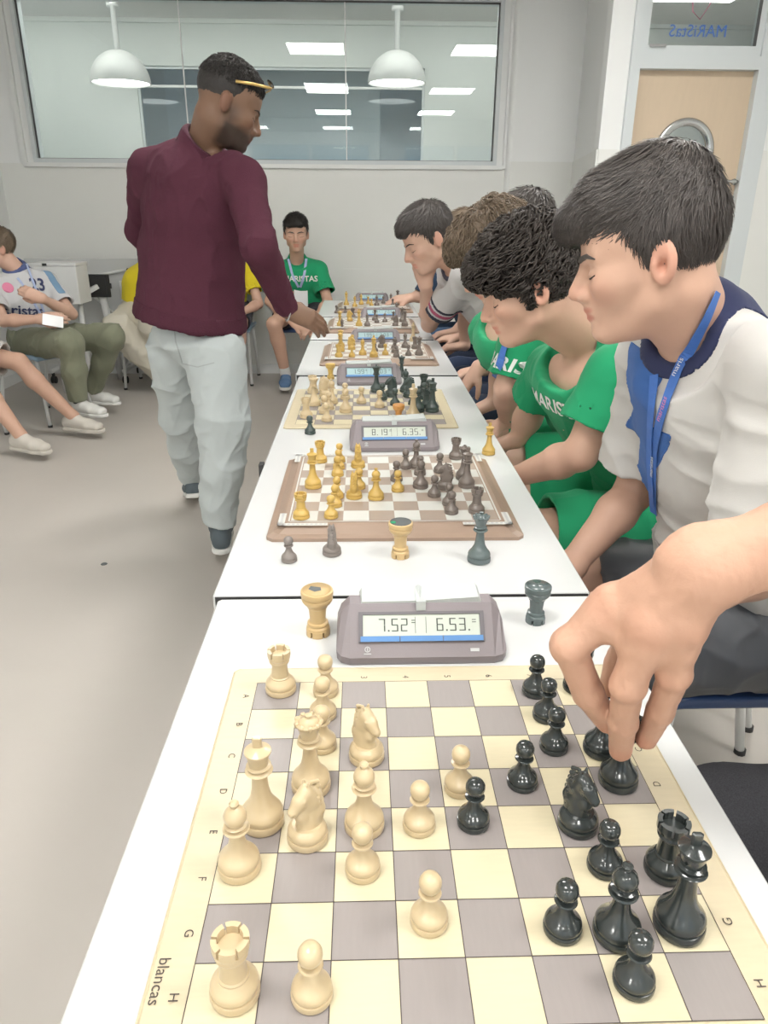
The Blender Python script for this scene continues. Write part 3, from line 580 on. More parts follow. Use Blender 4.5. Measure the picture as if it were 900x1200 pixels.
for k,x,y in [('king',406,357.5),('bishop',415.8,359.3),('bishop',423.3,356.7),('pawn',430.9,355.8),('pawn',435.3,358.4)]: P6(k,0,x,y)
for k,x,y in [('bishop',441.5,358),('pawn',448.7,355.3),('bishop',456.7,355.8),('pawn',460.2,358.4),('queen',465.5,354),('pawn',468.7,357.5)]: P6(k,1,x,y)
def off(kind,m,px,py,label,s=1,inv=False,z=ZT,rz=0):
    p=atz(px,py,z+.0003); return piece(kind,m,float(p[0]),float(p[1]),z+.0003,label,'pieces standing beside the boards',s,rz,inv)
def felt(o,m,mark=None):
    MB().lathe([(0,-.0006),(.0155,-.0006),(.0155,.0),(0,0)],20).obj('base_felt',m,o)
    if mark:
        d=MB(); d.add([(.004,-.003,-.0010),(-.007,-.006,-.0010),(-.009,.001,-.0010),(-.002,.007,-.0010),(.005,.004,-.0010)],[(0,1,2,3,4)]); d.obj('felt_patch',mark,o)
o=off('rook','tan_wood',373,742,'tan wooden rook turned upside down left of the nearest clock',1.2,True); felt(o,'tan_wood','felt_dark')
o=off('rook','tan_wood',469,652,'tan wooden rook turned upside down behind the nearest clock, green and grey marks on top',1.12,True); felt(o,'felt_dark'); 
MB().lathe([(0,-.0014),(.004,-.0014),(.004,-.0006),(0,-.0006)],12,o=(-.011,.004,0)).obj('green_dot','felt_green',o)
o=off('rook','slate_plastic',627,728,'slate grey rook turned upside down right of the nearest clock',1.02,True); felt(o,'slate_plastic')
off('queen','slate_plastic',561,657,'dark slate queen standing in front of the walnut board, near its right corner',1.0)
off('pawn','grey_wood',339,657,'small grey pawn in front of the near left corner of the walnut board',.86); off('knight','grey_wood',389,649,'grey knight in front of the walnut board, beside the small grey pawn',.86,rz=PI/2+.2)
off('king','yellow_wood',572.4,532,'yellow king on the table at the far right corner of the walnut board',.8)
off('pawn','green_black_plastic',363.5,508,'black pawn on the table before the near left corner of the third board',.95)
off('rook','yellow_wood',387.5,444,'yellow rook turned upside down left of the third clock',.95,True); off('queen','green_black_plastic',470.5,441,'black queen on the table just right of the third clock',.85)
o=off('rook','orange_wood',467,495,'orange rook turned upside down on the near edge of the third board',.9,True,z=ZT+BT+.0008); felt(o,'orange_wood')
off('bishop','brown_wood',401,388.5,'dark brown bishop on the table, in front of the fifth board on its left',.84); off('king','ivory_plastic',484,400,'pale cream king on the table at the far right of the fourth board',.85)
off('pawn','brown_wood',394.4,367,'dark pawn left of the sixth board, at the table edge',.9); off('pawn','brown_wood',404.7,366.7,'dark pawn just left of the fifth clock',.8); off('bishop','brown_wood',464.7,366,'dark bishop standing right of the fifth clock',.8); off('rook','brown_wood',413.5,371.5,'dark rook touching the left side of the fifth clock',.84)
# ------------------------------------------------------------------ chess clocks
SEG={'0':'abcdef','1':'bc','2':'abged','3':'abgcd','4':'fgbc','5':'afgcd','6':'afgedc','7':'abc','8':'abcdefg','9':'abcdfg'}
def clock(cx,y0,ta,tb,label,lcdm='lcd',rz=0,s=1.0):
    t=empty('chess_clock',(cx,y0+.055,ZT),rz); tag(t,label,'chess clock','digital chess clocks'); t.scale=(s,s,s)
    # local: front -y ; face plane from (y=-.055,z=.012) to (y=-.012,z=.062)
    b=MB(); n=10; v=[]; 
    sec=[(-.107,-.036,.036,.006,.022),(-.106,-.045,.040,.004,.036),(-.101,-.052,.043,.002,.050),(-.090,-.056,.045,.001,.0615)]
    sec=sec+[(-x,a,c_,d,e) for x,a,c_,d,e in sec[::-1]]
    for x,yf,yb,zb,zt in sec: v+=[(x,yf,zb),(x,yf-.001,zb+.010),(x,-.010,zt),(x,.012,zt),(x,yb,zt*.55),(x,yb,zb)]
    f=[(0,1,2,3,4,5),tuple(len(v)-6+i for i in (5,4,3,2,1,0))]
    for k in range(len(sec)-1):
        for i in range(6): f.append((k*6+i,k*6+(i+1)%6,k*6+6+(i+1)%6,k*6+6+i))
    b.add(v,f); b.obj('body','clock_body',t)
    fy0,fz0,fy1,fz1=-.057,.011,-.010,.060; u=Vector((0,fy1-fy0,fz1-fz0)); L=u.length; u.normalize(); nn=Vector((0,-u.z,u.y)); O=Vector((0,fy0,fz0))
    def pl(x,w_,h): return tuple(O+Vector((x,0,0))+u*w_+nn*h)
    def plate(x0,x1,w0,w1,h0,h1,mb):
        v=[pl(x0,w0,h0),pl(x1,w0,h0),pl(x1,w1,h0),pl(x0,w1,h0),pl(x0,w0,h1),pl(x1,w0,h1),pl(x1,w1,h1),pl(x0,w1,h1)]
        return mb.add(v,[(0,3,2,1),(4,5,6,7),(0,1,5,4),(1,2,6,5),(2,3,7,6),(3,0,4,7)])
    fr=MB(); plate(-.079,.079,.019,.0215,0,.0030,fr); plate(-.079,.079,.054,.0575,0,.0030,fr); plate(-.079,-.0735,.0215,.054,0,.0030,fr); plate(.0735,.079,.0215,.054,0,.0030,fr); fr.obj('bezel','clock_dark',t)
    plate(-.0735,.0735,.027,.054,.0,.0012,MB()).obj('display',lcdm,t)
    bt=MB(); 
    for a_,b_ in ((-.0765,-.028),(-.027,.026),(.027,.0765)): plate(a_,b_,.0195,.0262,.0012,.0045,bt)
    bt.obj('buttons','button_blue',t)
    d=MB()
    def digit(ch,x,w0,wd=.0085,hh=.0165):
        th=.0016
        if ch=='.': plate(x,x+.002,w0,w0+.002,.0013,.0017,d); return .0045
        Y={'a':(x,x+wd,w0+hh-th,w0+hh),'g':(x,x+wd,w0+hh/2-th/2,w0+hh/2+th/2),'d':(x,x+wd,w0,w0+th),'f':(x,x+th,w0+hh/2,w0+hh),'b':(x+wd-th,x+wd,w0+hh/2,w0+hh),'e':(x,x+th,w0,w0+hh/2),'c':(x+wd-th,x+wd,w0,w0+hh/2)}
        for g_ in SEG[ch]: a_,b_,c_,e_=Y[g_]; m_=.0004; plate(a_+(m_ if g_ in 'agd' else 0),b_-(m_ if g_ in 'agd' else 0),c_+m_*.5,e_-m_*.5,.0013,.0017,d)
        return wd+.0033
    for s_,x in ((ta,-.054),(tb,.019)):
        for ch in s_: x+=digit(ch,x,.0325)
    for x in (-.008,.0055): plate(x,x+.0006,.030,.051,.0013,.0015,d)
    for x,w_ in ((-.0125,.046),(-.0125,.043),(.064,.046),(.064,.043)): plate(x,x+.005,w_,w_+.001,.0013,.0015,d)
    d.obj('digits','lcd_ink',t)
    e=MB(); ct=Vector(pl(-.068,.0105,.0008)); 
    e.add([tuple(ct+Vector((math.cos(q)*r_,0,0))+u*math.sin(q)*r_+nn*.0004) for r_ in (.0036,.0026) for q in [2*PI*k/16 for k in range(16)]],[(k,(k+1)%16,16+(k+1)%16,16+k) for k in range(16)]); plate(-.0686,-.0674,.0085,.0125,.0008,.0012,e); plate(-.0725,-.0635,.0045,.0056,.0004,.0010,e); plate(.060,.071,.0065,.0105,.0004,.0010,e); e.obj('emblem','mark_grey',t)['kind']='stuff'
    lv=MB(); R=Matrix.Rotation(.045,3,'Y')
    lv.prism([(-.075,.0),(-.078,.004),(-.074,.0115),(-.004,.0095),(0,.0125),(.004,.0095),(.074,.0115),(.078,.004),(.075,0)],'y',-.013,.020)
    o=lv.obj('rocker_lever','lever_grey',t); o.location=(0,.004,.0565); o.rotation_euler=(.10,-.035,0)
    MB().box((-.006,-.018,.055),(.006,.020,.0675)).obj('lever_pivot','lever_grey',t)
    return t
clock(.0715,.772,'7.52','6.53.','nearest grey digital chess clock reading 7.52 and 6.53',rz=.005)
clock(.074,1.655,'8.19','6.35.','second grey chess clock from the front, reading 8.19 and 6.35',rz=.03)
clock(.020,2.385,'1.99','2.03','third grey chess clock from the front, behind the cream board','lcd_blue',rz=.05)
clock(.055,3.178,'1.99','2.03','fourth grey chess clock, behind the fourth board','lcd_blue',rz=.03)
clock(.10,3.985,'1.99','2.03','fifth grey chess clock, behind the fifth board','lcd_blue')
clock(.060,4.78,'1.99','2.03','farthest grey chess clock, near the end of the table row','lcd_blue')
cb=MB(); a=atz(581,699,ZT); b_=atz(614,699,ZT); #cb.tube([(float(a[0])+.01,.862,ZT+.003),(.20,.868,ZT+.003),(float(b_[0])-.002,.90,ZT+.003)],.0018,6); 
# ------------------------------------------------------------------ people
A_=np.array
mat('rib',(1,1,1),.95,attr=True,bump=.9,bscale=260,var=.2,vscale=260,spec=.15)
SK=dict(fair=(.64,.41,.31),fair2=(.60,.375,.275),dark=(.20,.115,.075),tan=(.62,.385,.28))
def orth(f,u):
    f=nrm(f); l=nrm(np.cross(u,f)); u=np.cross(f,l); return f,l,u     # forward, left, up
def hand_ops(S,w,d,n,thumb,curl=.5,s=1.0,k=.008,spread=.0):
    """w wrist, d towards the fingers, n out of the back of the hand, thumb = +1/-1 side along d x n"""
    d=nrm(d); n=nrm(np.asarray(n,float)-d*(np.asarray(n,float)@d)); y=np.cross(d,n)*thumb; w=np.asarray(w,float)
    for i,(o,L) in enumerate(((.026,.088),(.009,.092),(-.009,.088),(-.025,.080))):
        S.cap(w+y*o*.55*s,w+(d*L+y*o)*s,.017*s,.0115*s,.014)
    S.ell(w+d*.045*s,(.042*s,.034*s,.015*s),[d,y,n],.012)
    for i,(o,L0,l) in enumerate(((.027,.088,(.040,.024,.020)),(.009,.092,(.045,.028,.021)),(-.009,.088,(.041,.026,.020)),(-.026,.080,(.032,.020,.018)))):
        p=w+(d*L0+y*o)*s; a=.15+curl*.55; r=.0098*s
        for j,q in enumerate(l):
            dd=d*math.cos(a)-n*math.sin(a)+y*(spread*(1.5-i)*.1); e=p+nrm(dd)*q*s; S.cap(p,e,r,r*.9,.003 if j else .006); p=e; r*=.92; a+=curl*(.9 if j==0 else .6)
    p=w+(d*.018+y*.020)*s; q=p+nrm(d*.75+y*.6-n*.45)*.043*s; S.cap(p,q,.0145*s,.0115*s,.012); e=q+nrm(d*.95+y*.1-n*(.35+.4*curl))*.030*s; S.cap(q,e,.0112*s,.010*s,.004); S.cap(e,e+nrm(d-n*(.3+.6*curl)-y*.2)*.024*s,.0102*s,.0088*s,.003)
class Head:
    def __init__(h,c,f,u,s=1.0,**kw):
        h.c=np.asarray(c,float); h.f,h.l,h.u=orth(f,u); h.s=s; h.kw=kw
    def P(h,x,y,z): return h.c+(h.f*x+h.l*y+h.u*z)*h.s
    def L(h,P): Q=(np.asarray(P)-h.c)/h.s; return np.stack([Q@h.f,Q@h.l,Q@h.u],-1)
    def ops(h,S,ear_detail=True):
        s=h.s; P=h.P; A=[h.f,h.l,h.u]; E=lambda c,r,k=.01,sub=False,ax=None: S.ell(P(*c),np.array(r)*s,A if ax is None else ax,k,sub); C=lambda a,b,ra,rb=None,k=.008,sub=False: S.cap(P(*a),P(*b),ra*s,(ra if rb is None else rb)*s,k,sub)
        E((-.008,0,.038),(.088,.073,.080)); E((.040,0,.045),(.054,.060,.055),.02)
        S.loft([P(.030,0,.03),P(.036,0,-.02),P(.044,0,-.068)],[(.064*s,.055*s),(.060*s,.054*s),(.038*s,.038*s)],h.l,.02)
        for y in (-1,1):
            C((-.008,y*.058,-.022),(.008,y*.046,-.056),.013,.012,.02); C((.008,y*.046,-.056),(.078,y*.010,-.084),.012,.0135,.022)
            E((.060,y*.040,-.014),(.028,.022,.020),.02)
            C((.088,y*.012,.024),(.068,y*.046,.024),.0085,.008,.012)                       # brow ridge
            E((.099,y*.031,.005),(.018,.0175,.0115),.012,True)                           # socket
            E((.0740,y*.0315,.002),(.0160,.0165,.0135),.004)                               # lidded eye
            C((.0925,y*.022,-.0010),(.0850,y*.045,-.0015),.0012,None,.002,True); C((.091,y*.022,.0095),(.084,y*.046,.0085),.0010,None,.004,True)
            E((.102,y*.0130,-.0265),(.0105,.0075,.0078),.006)                             # ala
            E((.106,y*.0075,-.0352),(.0045,.0030,.0030),.002,True)
        C((.089,0,.020),(.1125,0,-.013),.0078,.0092,.012); E((.1150,0,-.0205),(.0110,.0108,.0098),.006)
        C((.108,0,-.028),(.100,0,-.040),.0055,.0045,.006)
        E((.090,0,-.024),(.019,.0135,.019),.008); E((.074,0,-.052),(.026,.031,.026),.015)
        for y in (-1,1):
            C((.1015,0,-.0462),(.0915,y*.0215,-.0515),.0058,.0025,.004); C((.0985,0,-.0585),(.0895,y*.020,-.0525),.0063,.0028,.004)
            C((.110,0,-.0522),(.094,y*.023,-.0520),.0014,.001,.0015,True)
        E((.084,0,-.081),(.018,.020,.015),.012)
        for y in (-1,1):                                                                    # ears
            t=.18; ax=[nrm(h.f*math.cos(t)+h.u*math.sin(t)+h.l*(-y)*.25),None,None]; up=nrm(h.u*math.cos(t)-h.f*math.sin(t)); ax[1]=nrm(np.cross(up,ax[0])); ax[2]=np.cross(ax[0],ax[1])
            ec=P(-.010,y*.077,-.004); S.ell(ec,np.array((.0175,.0075,.030))*s,ax,.006)
            if ear_detail:
                o=ax[1]*(1 if ax[1]@h.l*y>0 else -1); S.ell(ec+(o*.008+ax[0]*.002)*s,np.array((.0105,.0055,.020))*s,ax,.003,True)
                S.ell(ec+(o*.001-ax[2]*.004+ax[0]*.001)*s,np.array((.0055,.006,.009))*s,ax,.004,True)
                S.cap(ec+(ax[2]*.013+o*.0045-ax[0]*.006)*s,ec+(-ax[2]*.010+o*.0045-ax[0]*.009)*s,.0022*s,None,.004); S.cap(ec+(ax[0]*.014-ax[2]*.006+o*.003)*s,ec+(ax[0]*.012-ax[2]*.0+o*.004)*s,.004*s,None,.003)
    def color(h,V_,base,beard=0,blush=.35):
        Q=h.L(V_); col=np.ones((len(V_),3))*np.array(base)
        def blob(c,r,cc,a):
            nonlocal col
            d=(((Q-np.array(c))/np.array(r))**2).sum(1); w=np.clip(1.4-d,0,1)[:,None]*a; col=col*(1-w)+np.array(cc)*w
        b=np.array(base); red=b*np.array((1.03,.70,.68))
        for y in (-1,1): blob((.075,y*.040,-.022),(.035,.03,.024),red,blush*.6); blob((-.010,y*.080,-.004),(.022,.02,.034),red,blush*1.3)
        blob((.115,0,-.02),(.02,.02,.016),red,blush*.7)
        blob((.100,0,-.0475),(.016,.022,.0052),b*np.array((.90,.50,.50)),.75); blob((.098,0,-.0575),(.016,.021,.0062),b*np.array((.92,.50,.50)),.75)
        if beard:
            w=np.clip((-.030-Q[:,2])/.02,0,1)*np.clip((Q[:,0]+.005)/.02,0,1)*np.clip((Q[:,2]+.115)/.015,0,1); w2=np.clip(1-abs(Q[:,0]-.02)/.035,0,1)*np.clip((.02-Q[:,2])/.03,0,1)*np.clip((Q[:,2]+.09)/.02,0,1)
            lip=np.exp(-(((Q-np.array((.10,0,-.052)))/np.array((.02,.026,.010)))**2).sum(1)*2); w=np.maximum(w,w2*.7)*(1-lip)*beard
            col=col*(1-w[:,None])+np.array((.035,.028,.026))*w[:,None]
        return col
def bvh(me): return BVHTree.FromPolygons([tuple(v.co) for v in me.vertices],[tuple(p.vertices) for p in me.polygons])
def hair_mesh(h,style,vox,length=1.0):
    S=Sdf(vox); s=h.s; P=h.P; A=[h.f,h.l,h.u]; E=lambda c,r,k=.012,sub=False,ax=None: S.ell(P(*c),np.array(r)*s,A if ax is None else ax,k,sub)
    if style=='short_fringe':
        E((-.010,0,.046),(.091,.079,.088)); E((.028,0,.082),(.074,.064,.056),.02); E((-.020,0,.098),(.066,.056,.050),.02); E((.086,-.006,.077),(.036,.048,.026),.015); E((.098,-.012,.060),(.026,.036,.018),.012)
    elif style=='buzz':
        E((-.010,0,.045),(.091,.076,.080)); E((.035,0,.072),(.055,.058,.047),.015); E((-.005,0,.085),(.070,.060,.045),.02)
    elif style=='curly':
        E((-.010,0,.050),(.099,.086,.088)); E((.040,0,.080),(.070,.072,.050),.02); E((.074,0,.066),(.042,.056,.032),.02); E((-.01,0,.100),(.080,.070,.050),.02)
    elif style=='short':
        E((-.010,0,.048),(.094,.081,.090)); E((.030,0,.084),(.068,.062,.048),.02); E((.072,0,.074),(.034,.050,.026),.015)
    elif style=='fluffy':
        E((-.014,0,.055),(.110,.096,.094)); E((.035,0,.085),(.075,.075,.055),.02); E((.070,0,.072),(.045,.058,.032),.02)
    # keep face, ears and neck clear
    fz={'short_fringe':.052,'buzz':.070,'curly':.050,'short':.062,'fluffy':.052}[style]
    S.ell(P(.125,0,fz-.075),np.array((.090,.092,.082))*s,A,.010,True)
    for y in (-1,1):
        S.ell(P(-.006,y*.090,-.010),np.array((.024,.024,.034))*s,A,.006,True)
        S.ell(P(.055,y*.085,-.010),np.array((.044,.045,.046 if style!='curly' else .040))*s,A,.010,True)
    zc=-.088 if style!='buzz' else -.110
    S.ell(P(.03,0,zc),np.array((.13,.13,.060))*s,A,.014,True); S.ell(P(-.06,0,zc-.018),np.array((.10,.13,.060))*s,A,.014,True)
    return S.mesh()
def strands(name,Vh,Fh,h,parent,loc,m,n,length,width,lift,flow,curl=0,seg=6,zone=None,tubes=False):
    N=vnormals(Vh,Fh); Q=h.L(Vh); tree=BVHTree.FromPolygons([tuple(v) for v in Vh],[tuple(f) for f in Fh])
    idx=np.arange(len(Vh)) if zone is None else np.where(zone(Q))[0]
    pick=rng.choice(idx,n); vs=[];fs=[]
    for p_i in pick:
        p=Vector(Vh[p_i]); nn=Vector(N[p_i]); L=length*random.uniform(.6,1.25); st=L/seg; nodes=[]; off=random.uniform(-.0015,.0015); ph=random.uniform(0,6.3); jit=Vector(rng.normal(size=3)*.18)
        for j in range(seg+1):
            q=h.L(np.array([tuple(p)]))[0]; fl=flow(q); t=Vector(h.f*fl[0]+h.l*fl[1]+h.u*fl[2]).normalized()+jit; t=(t-nn*t.dot(nn)).normalized()
            b=nn.cross(t).normalized(); e=lift*(j/seg)**1.5+off; pos=p+nn*e
            if curl: a=ph+j*.85; pos=pos+b*math.cos(a)*curl+nn*(math.sin(a)*curl+curl*.7)
            nodes.append((pos,b,nn)); p2=p+t*st
            r=tree.find_nearest(p2)
            if r[0] is None: break
            dist=(p2-r[0]).length; p=r[0] if dist<.02 else p2; nn=r[1]
        k0=len(vs); m_=len(nodes)
        if tubes:
            for j,(pos,b,nn) in enumerate(nodes):
                wd=width*(.25+.75*math.sin(PI*(j+.5)/(m_))**.6)
                for q in ((1,0),(0,1),(-1,0),(0,-1)): vs.append(tuple(pos+b*wd*q[0]+nn*wd*q[1]))
            for j in range(m_-1):
                for q in range(4): fs.append((k0+4*j+q,k0+4*j+(q+1)%4,k0+4*j+4+(q+1)%4,k0+4*j+4+q))
        else:
            for j,(pos,b,nn) in enumerate(nodes):
                wd=width*(1-(j/(m_-1+1e-6))**2*.85); vs+= [tuple(pos-b*wd),tuple(pos+nn*wd*.5),tuple(pos+b*wd)]
            for j in range(m_-1): a=k0+3*j; fs+=[(a,a+1,a+4,a+3),(a+1,a+2,a+5,a+4)]
    V2=np.array(vs)-np.array(loc); o=link(name,np_mesh(name,V2,np.array(fs)),m,parent); o['kind']='stuff'; return o
def part_mesh(name,S,parent,loc,m,colf=None,fold=None,sm=0):
    Vt,F=S.mesh()
    if sm: Vt=smooth(Vt,F,sm)
    if fold is not None: N=vnormals(Vt,F); Vt=Vt+N*fold(Vt,N)[:,None]
    col=colf(Vt) if colf is not None else None
    return link(name,np_mesh(name,Vt-np.asarray(loc),F,col),m,parent),Vt,F
def shell(name,Vs,Fs,phi,off,parent,loc,m,col):       # a panel lying on cloth wherever phi > 0, its rim cut along phi = 0
    ins=phi>0; fm=ins[Fs].any(1)
    if fm.sum()<4: return None
    F=Fs[fm]; N=vnormals(Vs,Fs); E=np.concatenate([F[:,[0,1]],F[:,[1,2]],F[:,[2,3]],F[:,[3,0]]]); E=np.concatenate([E,E[:,::-1]]); E=E[ins[E[:,0]]&~ins[E[:,1]]]
    t=phi[E[:,0]]/(phi[E[:,0]]-phi[E[:,1]]+1e-9); X=Vs[E[:,0]]+(Vs[E[:,1]]-Vs[E[:,0]])*t[:,None]; V2=Vs.copy(); cnt=np.bincount(E[:,1],minlength=len(Vs))
    for k in range(3):
        acc=np.bincount(E[:,1],X[:,k],len(Vs)); V2[:,k]=np.where(cnt>0,acc/np.maximum(cnt,1),Vs[:,k])
    ok=(ins|(cnt>0))[F].all(1); F=F[ok]; ids=np.unique(F); mp=-np.ones(len(Vs),int); mp[ids]=np.arange(len(ids)); F2=mp[F]; n=len(ids)
    top=V2[ids]+N[ids]*off; bot=V2[ids]-N[ids]*.001; E=np.concatenate([F2[:,[0,1]],F2[:,[1,2]],F2[:,[2,3]],F2[:,[3,0]]]); key=E[:,0]*n+E[:,1]; rk=E[:,1]*n+E[:,0]; bd=E[~np.isin(key,rk)]
    side=np.stack([bd[:,1],bd[:,0],bd[:,0]+n,bd[:,1]+n],1); W_=np.concatenate([top,bot]); A=np.concatenate([F2,side]); return link(name,np_mesh(name,W_-np.array(loc),A,np.ones((len(W_),3))*np.array(col)),m,parent)
mn=np.minimum
def crease(P,seed):
    r=np.random.default_rng(seed); out=np.zeros(len(P)); 
    for k,(f,a) in enumerate(((22,.6),(33,.65),(49,.5),(76,.32),(115,.16))):
        d=r.normal(size=3)*np.array((1,1,.9)); d/=np.linalg.norm(d); w=P@d*f+r.uniform(0,6.3)+1.5*np.sin(P@nrm(r.normal(size=3))*f*.55+r.uniform(0,6.3))+.8*np.sin(P@nrm(r.normal(size=3))*f*1.1)
        env=.5+.5*np.sin(P@nrm(r.normal(size=3))*f*.4+r.uniform(0,6.3)); out+=a*((1-np.abs(np.sin(w*.5)))**2*1.4-.45)*env
    return out
def face_bits(h,root,loc,tree,brow_m,eyes=False,thick=1.0):
    P=h.P; off=Vector(tuple(h.f*.0008))
    for y in (-1,1):
        for nm,pts,r,m in (('eyebrow',[(.14,y*.010,.0225),(.14,y*.022,.0265),(.14,y*.037,.0285),(.14,y*.053,.0225)],[.0020*thick,.0036*thick,.0034*thick,.0014],brow_m),('eyelash',[(.14,y*.020,-.0015),(.14,y*.029,-.0028),(.14,y*.040,-.0024),(.14,y*.0525,.0010)],[.0008,.0014,.0017,.0012],'lash')):
            q=[]
            for a in pts:
                r_=tree.ray_cast(Vector(P(*a)),Vector(tuple(-h.f)),.2); r_=r_ if r_[0] is not None else tree.find_nearest(Vector(P(.09,a[1],a[2]))); q.append(tuple(r_[0]-Vector(loc)+r_[1]*.0004))
            # densify
            z=[]; 
            for i in range(len(q)-1):
                for k in range(3): z.append(tuple(Vector(q[i]).lerp(Vector(q[i+1]),k/3)))
            z.append(q[-1]); rr=[float(np.interp(i,[0,3,6,9],r)) for i in range(10)]
            MB().tube(z,rr,8,squash=.7).obj(nm,m,root)
        if eyes:
            c=P(.0855,y*.031,.0025); e=MB(); R=.0068*h.s
            e.lathe([(R*math.sin(a),R*math.cos(a)) for a in [i*PI/10 for i in range(11)]],14,o=tuple(c-np.array(loc))); o=e.obj('eye','eye_white',root); c2=np.array(h.P(.0910,y*.0310,.0010))-np.array(loc); MB().lathe([(.0036*h.s*math.sin(a),.0036*h.s*math.cos(a)) for a in [i*PI/8 for i in range(9)]],12,o=tuple(c2)).obj('iris','eye_dark',o)
def shoe(parent,loc,ankle,d,mup,msole,high=.016,L=.27,name='shoe',tilt=0):
    d=nrm((d[0],d[1],0)); sd=np.array((-d[1],d[0],0)); u=np.array((0,0,1.)); 
    if tilt: d2=d*math.cos(tilt)-u*math.sin(tilt); u2=u*math.cos(tilt)+d*math.sin(tilt)
    else: d2,u2=d,u
    A=np.asarray(ankle,float); toe_z=.0; base=A-d2*.06; g=-min(0,0)
    zb=A[2]-.085
    B=lambda x,y,z: A+d2*x+sd*y+u2*(z-.085)
    S=Sdf(.004); S.loft([B(-.045,0,.045),B(.02,0,.05),B(.10,0,.040),B(.165,0,.034)],[(.036,.042),(.038,.046),(.045,.034),(.040,.026)],sd,.015); S.cap(B(-.010,0,.05),B(-.018,0,.085+high),.036,.037,.015); S.half(B(0,0,.016),-u2,.002,.4); S.cap(B(-.015,0,.075+high),B(-.015,0,.13+high),.029,None,.003,True)
    o,_,_=part_mesh(name,S,parent,loc,mup)
    S=Sdf(.004); S.loft([B(-.048,0,.010),B(.03,0,.010),B(.11,0,.010),B(.164,0,.010)],[(.038,.040),(.038,.040),(.046,.040),(.040,.040)],sd,.01); S.half(B(0,0,.021),u2,.002,.4); S.half(B(0,0,.0),-u2,.002,.4)
    q,_,_=part_mesh('sole',S,o,loc,msole)
    lc=MB()
    for k in range(4):
        x=.045+.02*k; z=.085-.0085*k-.002; a=B(x,-.018,z-.012)-np.array(loc);b_=B(x,0,z+.001)-np.array(loc);c=B(x,.018,z-.012)-np.array(loc); lc.tube([tuple(a),tuple(b_),tuple(c)],.0035,6)
    lc.obj('laces',msole,o); return o
def ring_mesh(name,c,n,r,tube,parent,loc,m,ell=1.0,fwd=None,wide=1.6,col=None):
    n=nrm(n); f=nrm(np.asarray(fwd,float)-n*(np.asarray(fwd,float)@n)); l=np.cross(n,f); vs=[];fs=[];N1,N2=40,10
    for i in range(N1):
        a=2*PI*i/N1; rad=f*math.cos(a)*ell+l*math.sin(a)
        for j in range(N2): b=2*PI*j/N2; vs.append(np.asarray(c)+rad*(r+tube*math.cos(b))+n*(tube*wide*math.sin(b)-(.006 if ell!=1 else 0)*math.cos(a))-np.asarray(loc))
    for i in range(N1):
        for j in range(N2): fs.append((i*N2+j,((i+1)%N1)*N2+j,((i+1)%N1)*N2+(j+1)%N2,i*N2+(j+1)%N2))
    return link(name,np_mesh(name,np.array(vs),np.array(fs),None if col is None else np.ones((len(vs),3))*np.array(col)),m,parent)
def decal(name,s,size,tree,c,right,up,parent,loc,m,off=.0025,sub=0):
    me=text_mesh(s,size,bold=.022); bm=bmesh.new(); bm.from_mesh(me); bmesh.ops.triangulate(bm,faces=bm.faces); bm.to_mesh(me); bm.free(); v,f=mesh_vf(me); bpy.data.meshes.remove(me)
    return project(name,v,f,tree,c,right,up,parent,loc,m,off)
def project(name,v,f,tree,c,right,up,parent,loc,m,off=.0025):
    r=Vector(tuple(nrm(right))); u=Vector(tuple(nrm(np.asarray(up,float)-np.asarray(r)*(np.asarray(up,float)@np.asarray(r))))); n=r.cross(u); c=Vector(tuple(c)); out=[]; last=None
    for p in v:
        o=c+r*p[0]+u*p[1]; h=tree.ray_cast(o+n*.12,-n,.3)
        q=(h[0]+n*off) if h[0] is not None else (o if last is None else o+n*last); 
        if h[0] is not None: last=(q-o).dot(n)
        out.append(tuple(q-Vector(tuple(loc))))
    return MB().add(out,[tuple(x) for x in f]).obj(name,m,parent)
def pix_hit(tree,px,py,dmax=12):
    d=Vector(tuple(ray(px,py))).normalized(); h=tree.ray_cast(Vector(tuple(EYE)),d,dmax); return h
def ribbon(name,pts,wd,parent,loc,m,th=.0012,nr=None):
    """pts: list of (position, normal)"""
    P=[Vector(tuple(p)) for p,_ in pts]; Nn=[Vector(tuple(n)) for _,n in pts]; v=[];f=[]
    for i,p in enumerate(P):
        t=(P[min(i+1,len(P)-1)]-P[max(i-1,0)]).normalized(); b=t.cross(Nn[i]).normalized(); q=p-Vector(tuple(loc))
        v+=[tuple(q-b*wd/2),tuple(q+b*wd/2),tuple(q+b*wd/2+Nn[i]*th),tuple(q-b*wd/2+Nn[i]*th)]
    for i in range(len(P)-1):
        for k in range(4): f.append((4*i+k,4*i+(k+1)%4,4*i+4+(k+1)%4,4*i+4+k))
    f+=[(0,1,2,3),tuple(4*(len(P)-1)+k for k in (3,2,1,0))]
    return MB().add(v,f).obj(name,m,parent)
def drape(tree,pix,off=.003,n=8,skin=None):      # lay a strap over the cloth along a chain of points on it
    out=[]
    for i in range(len(pix)-1):
        for k in range(n+(1 if i==len(pix)-2 else 0)):
            t=k/n; x=pix[i][0]*(1-t)+pix[i+1][0]*t; y=pix[i][1]*(1-t)+pix[i+1][1]*t; h=pix_hit(tree,x,y)
            if skin is not None:
                q=pix_hit(skin,x,y)
                if q[0] is not None and h[0] is not None and q[3]<h[3]-.002: h=q
            if h[0] is not None: out.append((h[0]+h[1]*off,h[1]))
    # smooth
    for _ in range(3):
        q=[out[0]]
        for i in range(1,len(out)-1): q.append(((out[i-1][0]+out[i][0]*2+out[i+1][0])/4,(out[i-1][1]+out[i][1]*2+out[i+1][1]).normalized()))
        out=q+[out[-1]]
    return out
FLAT=lambda c:(lambda Vt:np.ones((len(Vt),3))*np.array(c))
